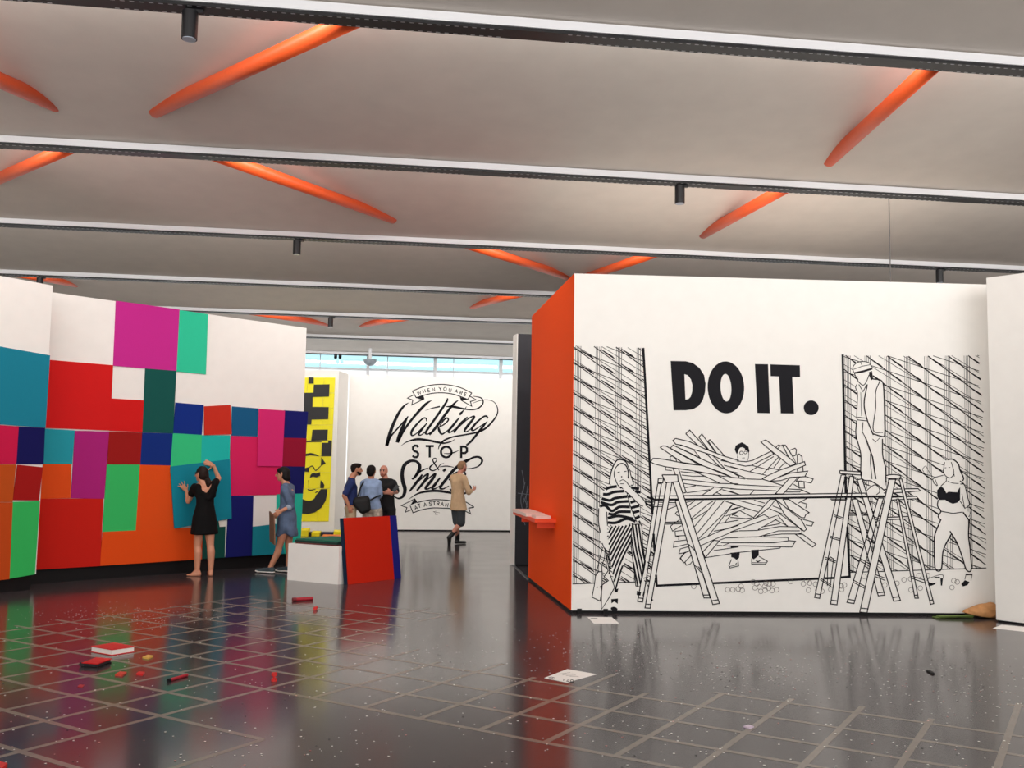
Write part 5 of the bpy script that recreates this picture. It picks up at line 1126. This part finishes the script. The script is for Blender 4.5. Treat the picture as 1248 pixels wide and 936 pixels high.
def man_bald():
    Y = YG + .55; s, f = frame(-100); g = lambda u, v, dy=0: at(u, v, Y + dy)
    base = np.array([g(469, 600)[0], Y, 0.0]); T = Thing('person', tuple(base), 'bald person dressed in black, looking down with forearms raised', 'person')
    hc = g(467.6, 574.2); sh, fh = frame(-112); nk = g(469.5, 583.5); ce = g(470.3, 593); wa = g(471, 606); pe = g(471, 618)
    R_, L = g(460.8, 588.5), g(480, 588.5); er = g(458.5, 601, -.02); wr = g(469, 600.5, -.28); el = g(483.6, 599.5, -.02); wl = g(477.5, 600.5, -.28)
    P = head_prims(hc, sh, fh); P += [[(hc - U * .06 - fh * .02, .058), (nk, .06)]]; torso(P, nk, ce, wa, pe, L, R_)
    P += [[(R_, .052), (er, .042)], [(er, .042), (wr, .030)], [(L, .052), (el, .042)], [(el, .042), (wl, .030)]]
    P += hand(wr, np.array([1, -.15, .0]), np.array([0, .5, -.6]), np.array([0, -.4, 1]), .5, .05); P += hand(wl, np.array([-.6, -.2, .1]), np.array([0, .6, -.5]), np.array([.1, -.3, 1]), .5, .05)
    legs = []
    for k in (-1, 1):
        h_ = pe + s * k * .09 - U * .05; kn = np.array([*h_[:2], .47]) + s * k * .02 + f * .02; an = np.array([*h_[:2], .09]) + s * k * .03; to = an * [1, 1, 0] + f * .17 + U * .03
        legs.append((h_, kn, an)); P += leg(h_, kn, an, to, f, 1.05, False); shoe(an, to, f, mat('shoe_black', (22, 20, 20), .5), T)
    grow('body', P, s, f, .0085, SKIN['pink'], T.o, T.loc, 4); face_parts(T, hc, sh, fh)
    grow('beard', [[(hc - U * .075 + fh * .052, (.042, .038, .034)), (hc - U * .05 + fh * .02, (.066, .045, .03))]], sh, fh, .009, mat('stubble', (168, 98, 78), .8), T.o, T.loc, 3)
    bk_ = mat('shirt_black', (20, 19, 22), .85, noise=.2, nscale=14, bump=.1)
    shirt(T, 'shirt', bk_, s, f, nk, ce, wa, g(471, 619), L, R_, el, er, .9, .9, .98)
    trousers(T, 'trousers', bk_, s, f, pe, legs, 1.93, .066)
    return wr, wl
wr_, wl_ = man_bald()
tb = Thing('bottle', tuple(wr_ + np.array([-.10, -.05, -.10])), 'clear dark bottle held by the person in black', 'bottle')
c = wr_ + np.array([-.075, -.055, 0])
V, Fs = [], []
prof = [(-.13, .0), (-.13, .032), (.03, .033), (.07, .028), (.10, .013), (.135, .013), (.135, 0)]
for (h_, r_) in prof: V += [(c[0] + r_ * math.cos(k * math.pi / 6), c[1] + r_ * math.sin(k * math.pi / 6), c[2] + h_) for k in range(12)]
for i in range(len(prof) - 1):
    for k in range(12): Fs.append((i * 12 + k, i * 12 + (k + 1) % 12, (i + 1) * 12 + (k + 1) % 12, (i + 1) * 12 + k))
tb.part('glass', V, Fs, mat('bottle_glass', (88, 92, 98), .15), smooth=True)
tb.part('cap', *tube([c + [0, 0, .13], c + [0, 0, .15]], .016, 12), mat('bottle_cap', (150, 150, 152), .4))
ph = Thing('phone', tuple(wl_ + np.array([.03, -.02, .03])), 'dark phone in the other hand of the person in black', 'phone')
pc = wl_ + np.array([.07, -.02, .085])
vs, fs = box(-.035, .035, -.006, .006, -.07, .07)
rot = np.array(Matrix.Rotation(math.radians(35), 3, 'Y'))
ph.part('case', [np.array(rot) @ np.array(v) + pc for v in vs], fs, BLACK)
ph.part('screen', [np.array(rot) @ (np.array(v) * [.9, .1, .92] + [0, -.0065, 0]) + pc for v in vs], fs, mat('screen_dark', (14, 14, 18), .3))

# --- man walking past the lettering wall
def man_walk():
    Y = 20.0; s, f = frame(38); g = lambda u, v, dy=0: at(u, v, Y + dy)
    T = Thing('person', (*fl(555, 664.5)[:2], 0), 'person in a long tan shirt, dark shorts and black boots walking past', 'person')
    hc = g(563.6, 568.4); sh, fh = frame(32); nk = g(560, 578); ce = g(558.5, 588); wa = g(558, 603); pe = g(558.5, 616)
    L, R_ = ce + U * .10 - s * .18, ce + U * .10 + s * .18
    er = R_ + np.array([.10, -.02, -.30]); wr = er + f * .20 + U * .04 - s * .10; el = L + np.array([.06, .06, -.30]); wl = el + f * .18 + U * .10
    P = head_prims(hc, sh, fh, 1.02); P += [[(hc - U * .06 - fh * .02, .056), (nk, .058)]]; torso(P, nk, ce, wa, pe, L, R_)
    P += [[(R_, .052), (er, .042)], [(er, .042), (wr, .030)], [(L, .052), (el, .042)], [(el, .042), (wl, .030)]]
    P += hand(wr, f * .8 + U * .4, -s, U, .5, .05); P += hand(wl, f * .8 + U * .3, s, U, .5, .05)
    k1 = g(561.5, 638, -.06); a1 = g(550, 652.5, -.05); t1 = g(547.5, 663, -.02)
    k2 = g(557.5, 637, .05); a2 = np.array([*fl(557.5, 663)[:2], .10]); t2 = a2 * [1, 1, 0] + f * .20 + U * .03
    h1, h2 = pe + s * .09 - U * .04, pe - s * .09 - U * .04
    P += leg(h1, k1, a1, t1, f, 1.0, False); P += leg(h2, k2, a2, t2, f, 1.0, False)
    grow('body', P, s, f, .0085, SKIN['pink'], T.o, T.loc, 4); face_parts(T, hc, sh, fh, 1.02)
    grow('hair', [[(hc + U * .04 - fh * .015, (.082, .10, .078)), (hc - U * .02 - fh * .06, (.074, .045, .06))]], sh, fh, .010, mat('hair_sandy', (150, 112, 78), .6, noise=.15, nscale=50), T.o, T.loc, 3)
    grow('beard', [[(hc - U * .07 + fh * .055, (.045, .04, .045)), (hc - U * .045 + fh * .02, (.071, .045, .035))]], sh, fh, .009, mat('beard_red', (142, 72, 62), .8), T.o, T.loc, 3)
    tn = mat('shirt_tan', (202, 168, 132), .85, noise=.12, nscale=8, bump=.2)
    shirt(T, 'shirt', tn, s, f, nk, ce, wa, g(559, 621.5), L, R_, el, er, 1.0, 1.0, 1.04, (.205, .17))
    grow('sleeve', [[(er, .054), (er + (wr - er) * .55, .048)], [(el, .054), (el + (wl - el) * .55, .048)]], s, f, .013, tn, T.o, T.loc, 3)
    trousers(T, 'shorts', mat('shorts_slate', (58, 62, 66), .85, noise=.12, nscale=10), s, f, pe, [(h1, k1, a1), (h2, k2, a2)], .93, .098)
    bt = mat('boot_black', (20, 19, 20), .5)
    d1 = _nd(a1 - k1); d2 = _nd(a2 - k2)
    grow('boot', [[(a1 - d1 * .12, .052), (a1, .050)], [(a1, .05), (a1 + d1 * .06 - f * .02, .045)], [(a1 + d1 * .05 - f * .01, .046), (t1, (.044, .03, .04))]], s, f, .010, bt, T.o, T.loc, 3)
    grow('boot', [[(a2 - d2 * .14, .052), (a2, .050)], [(a2, .05), (a2 - U * .06 - f * .03, (.046, .05, .036))], [(a2 - U * .06 - f * .03, (.046, .05, .036)), (t2, (.046, .05, .028))]], s, f, .010, bt, T.o, T.loc, 3)
man_walk()
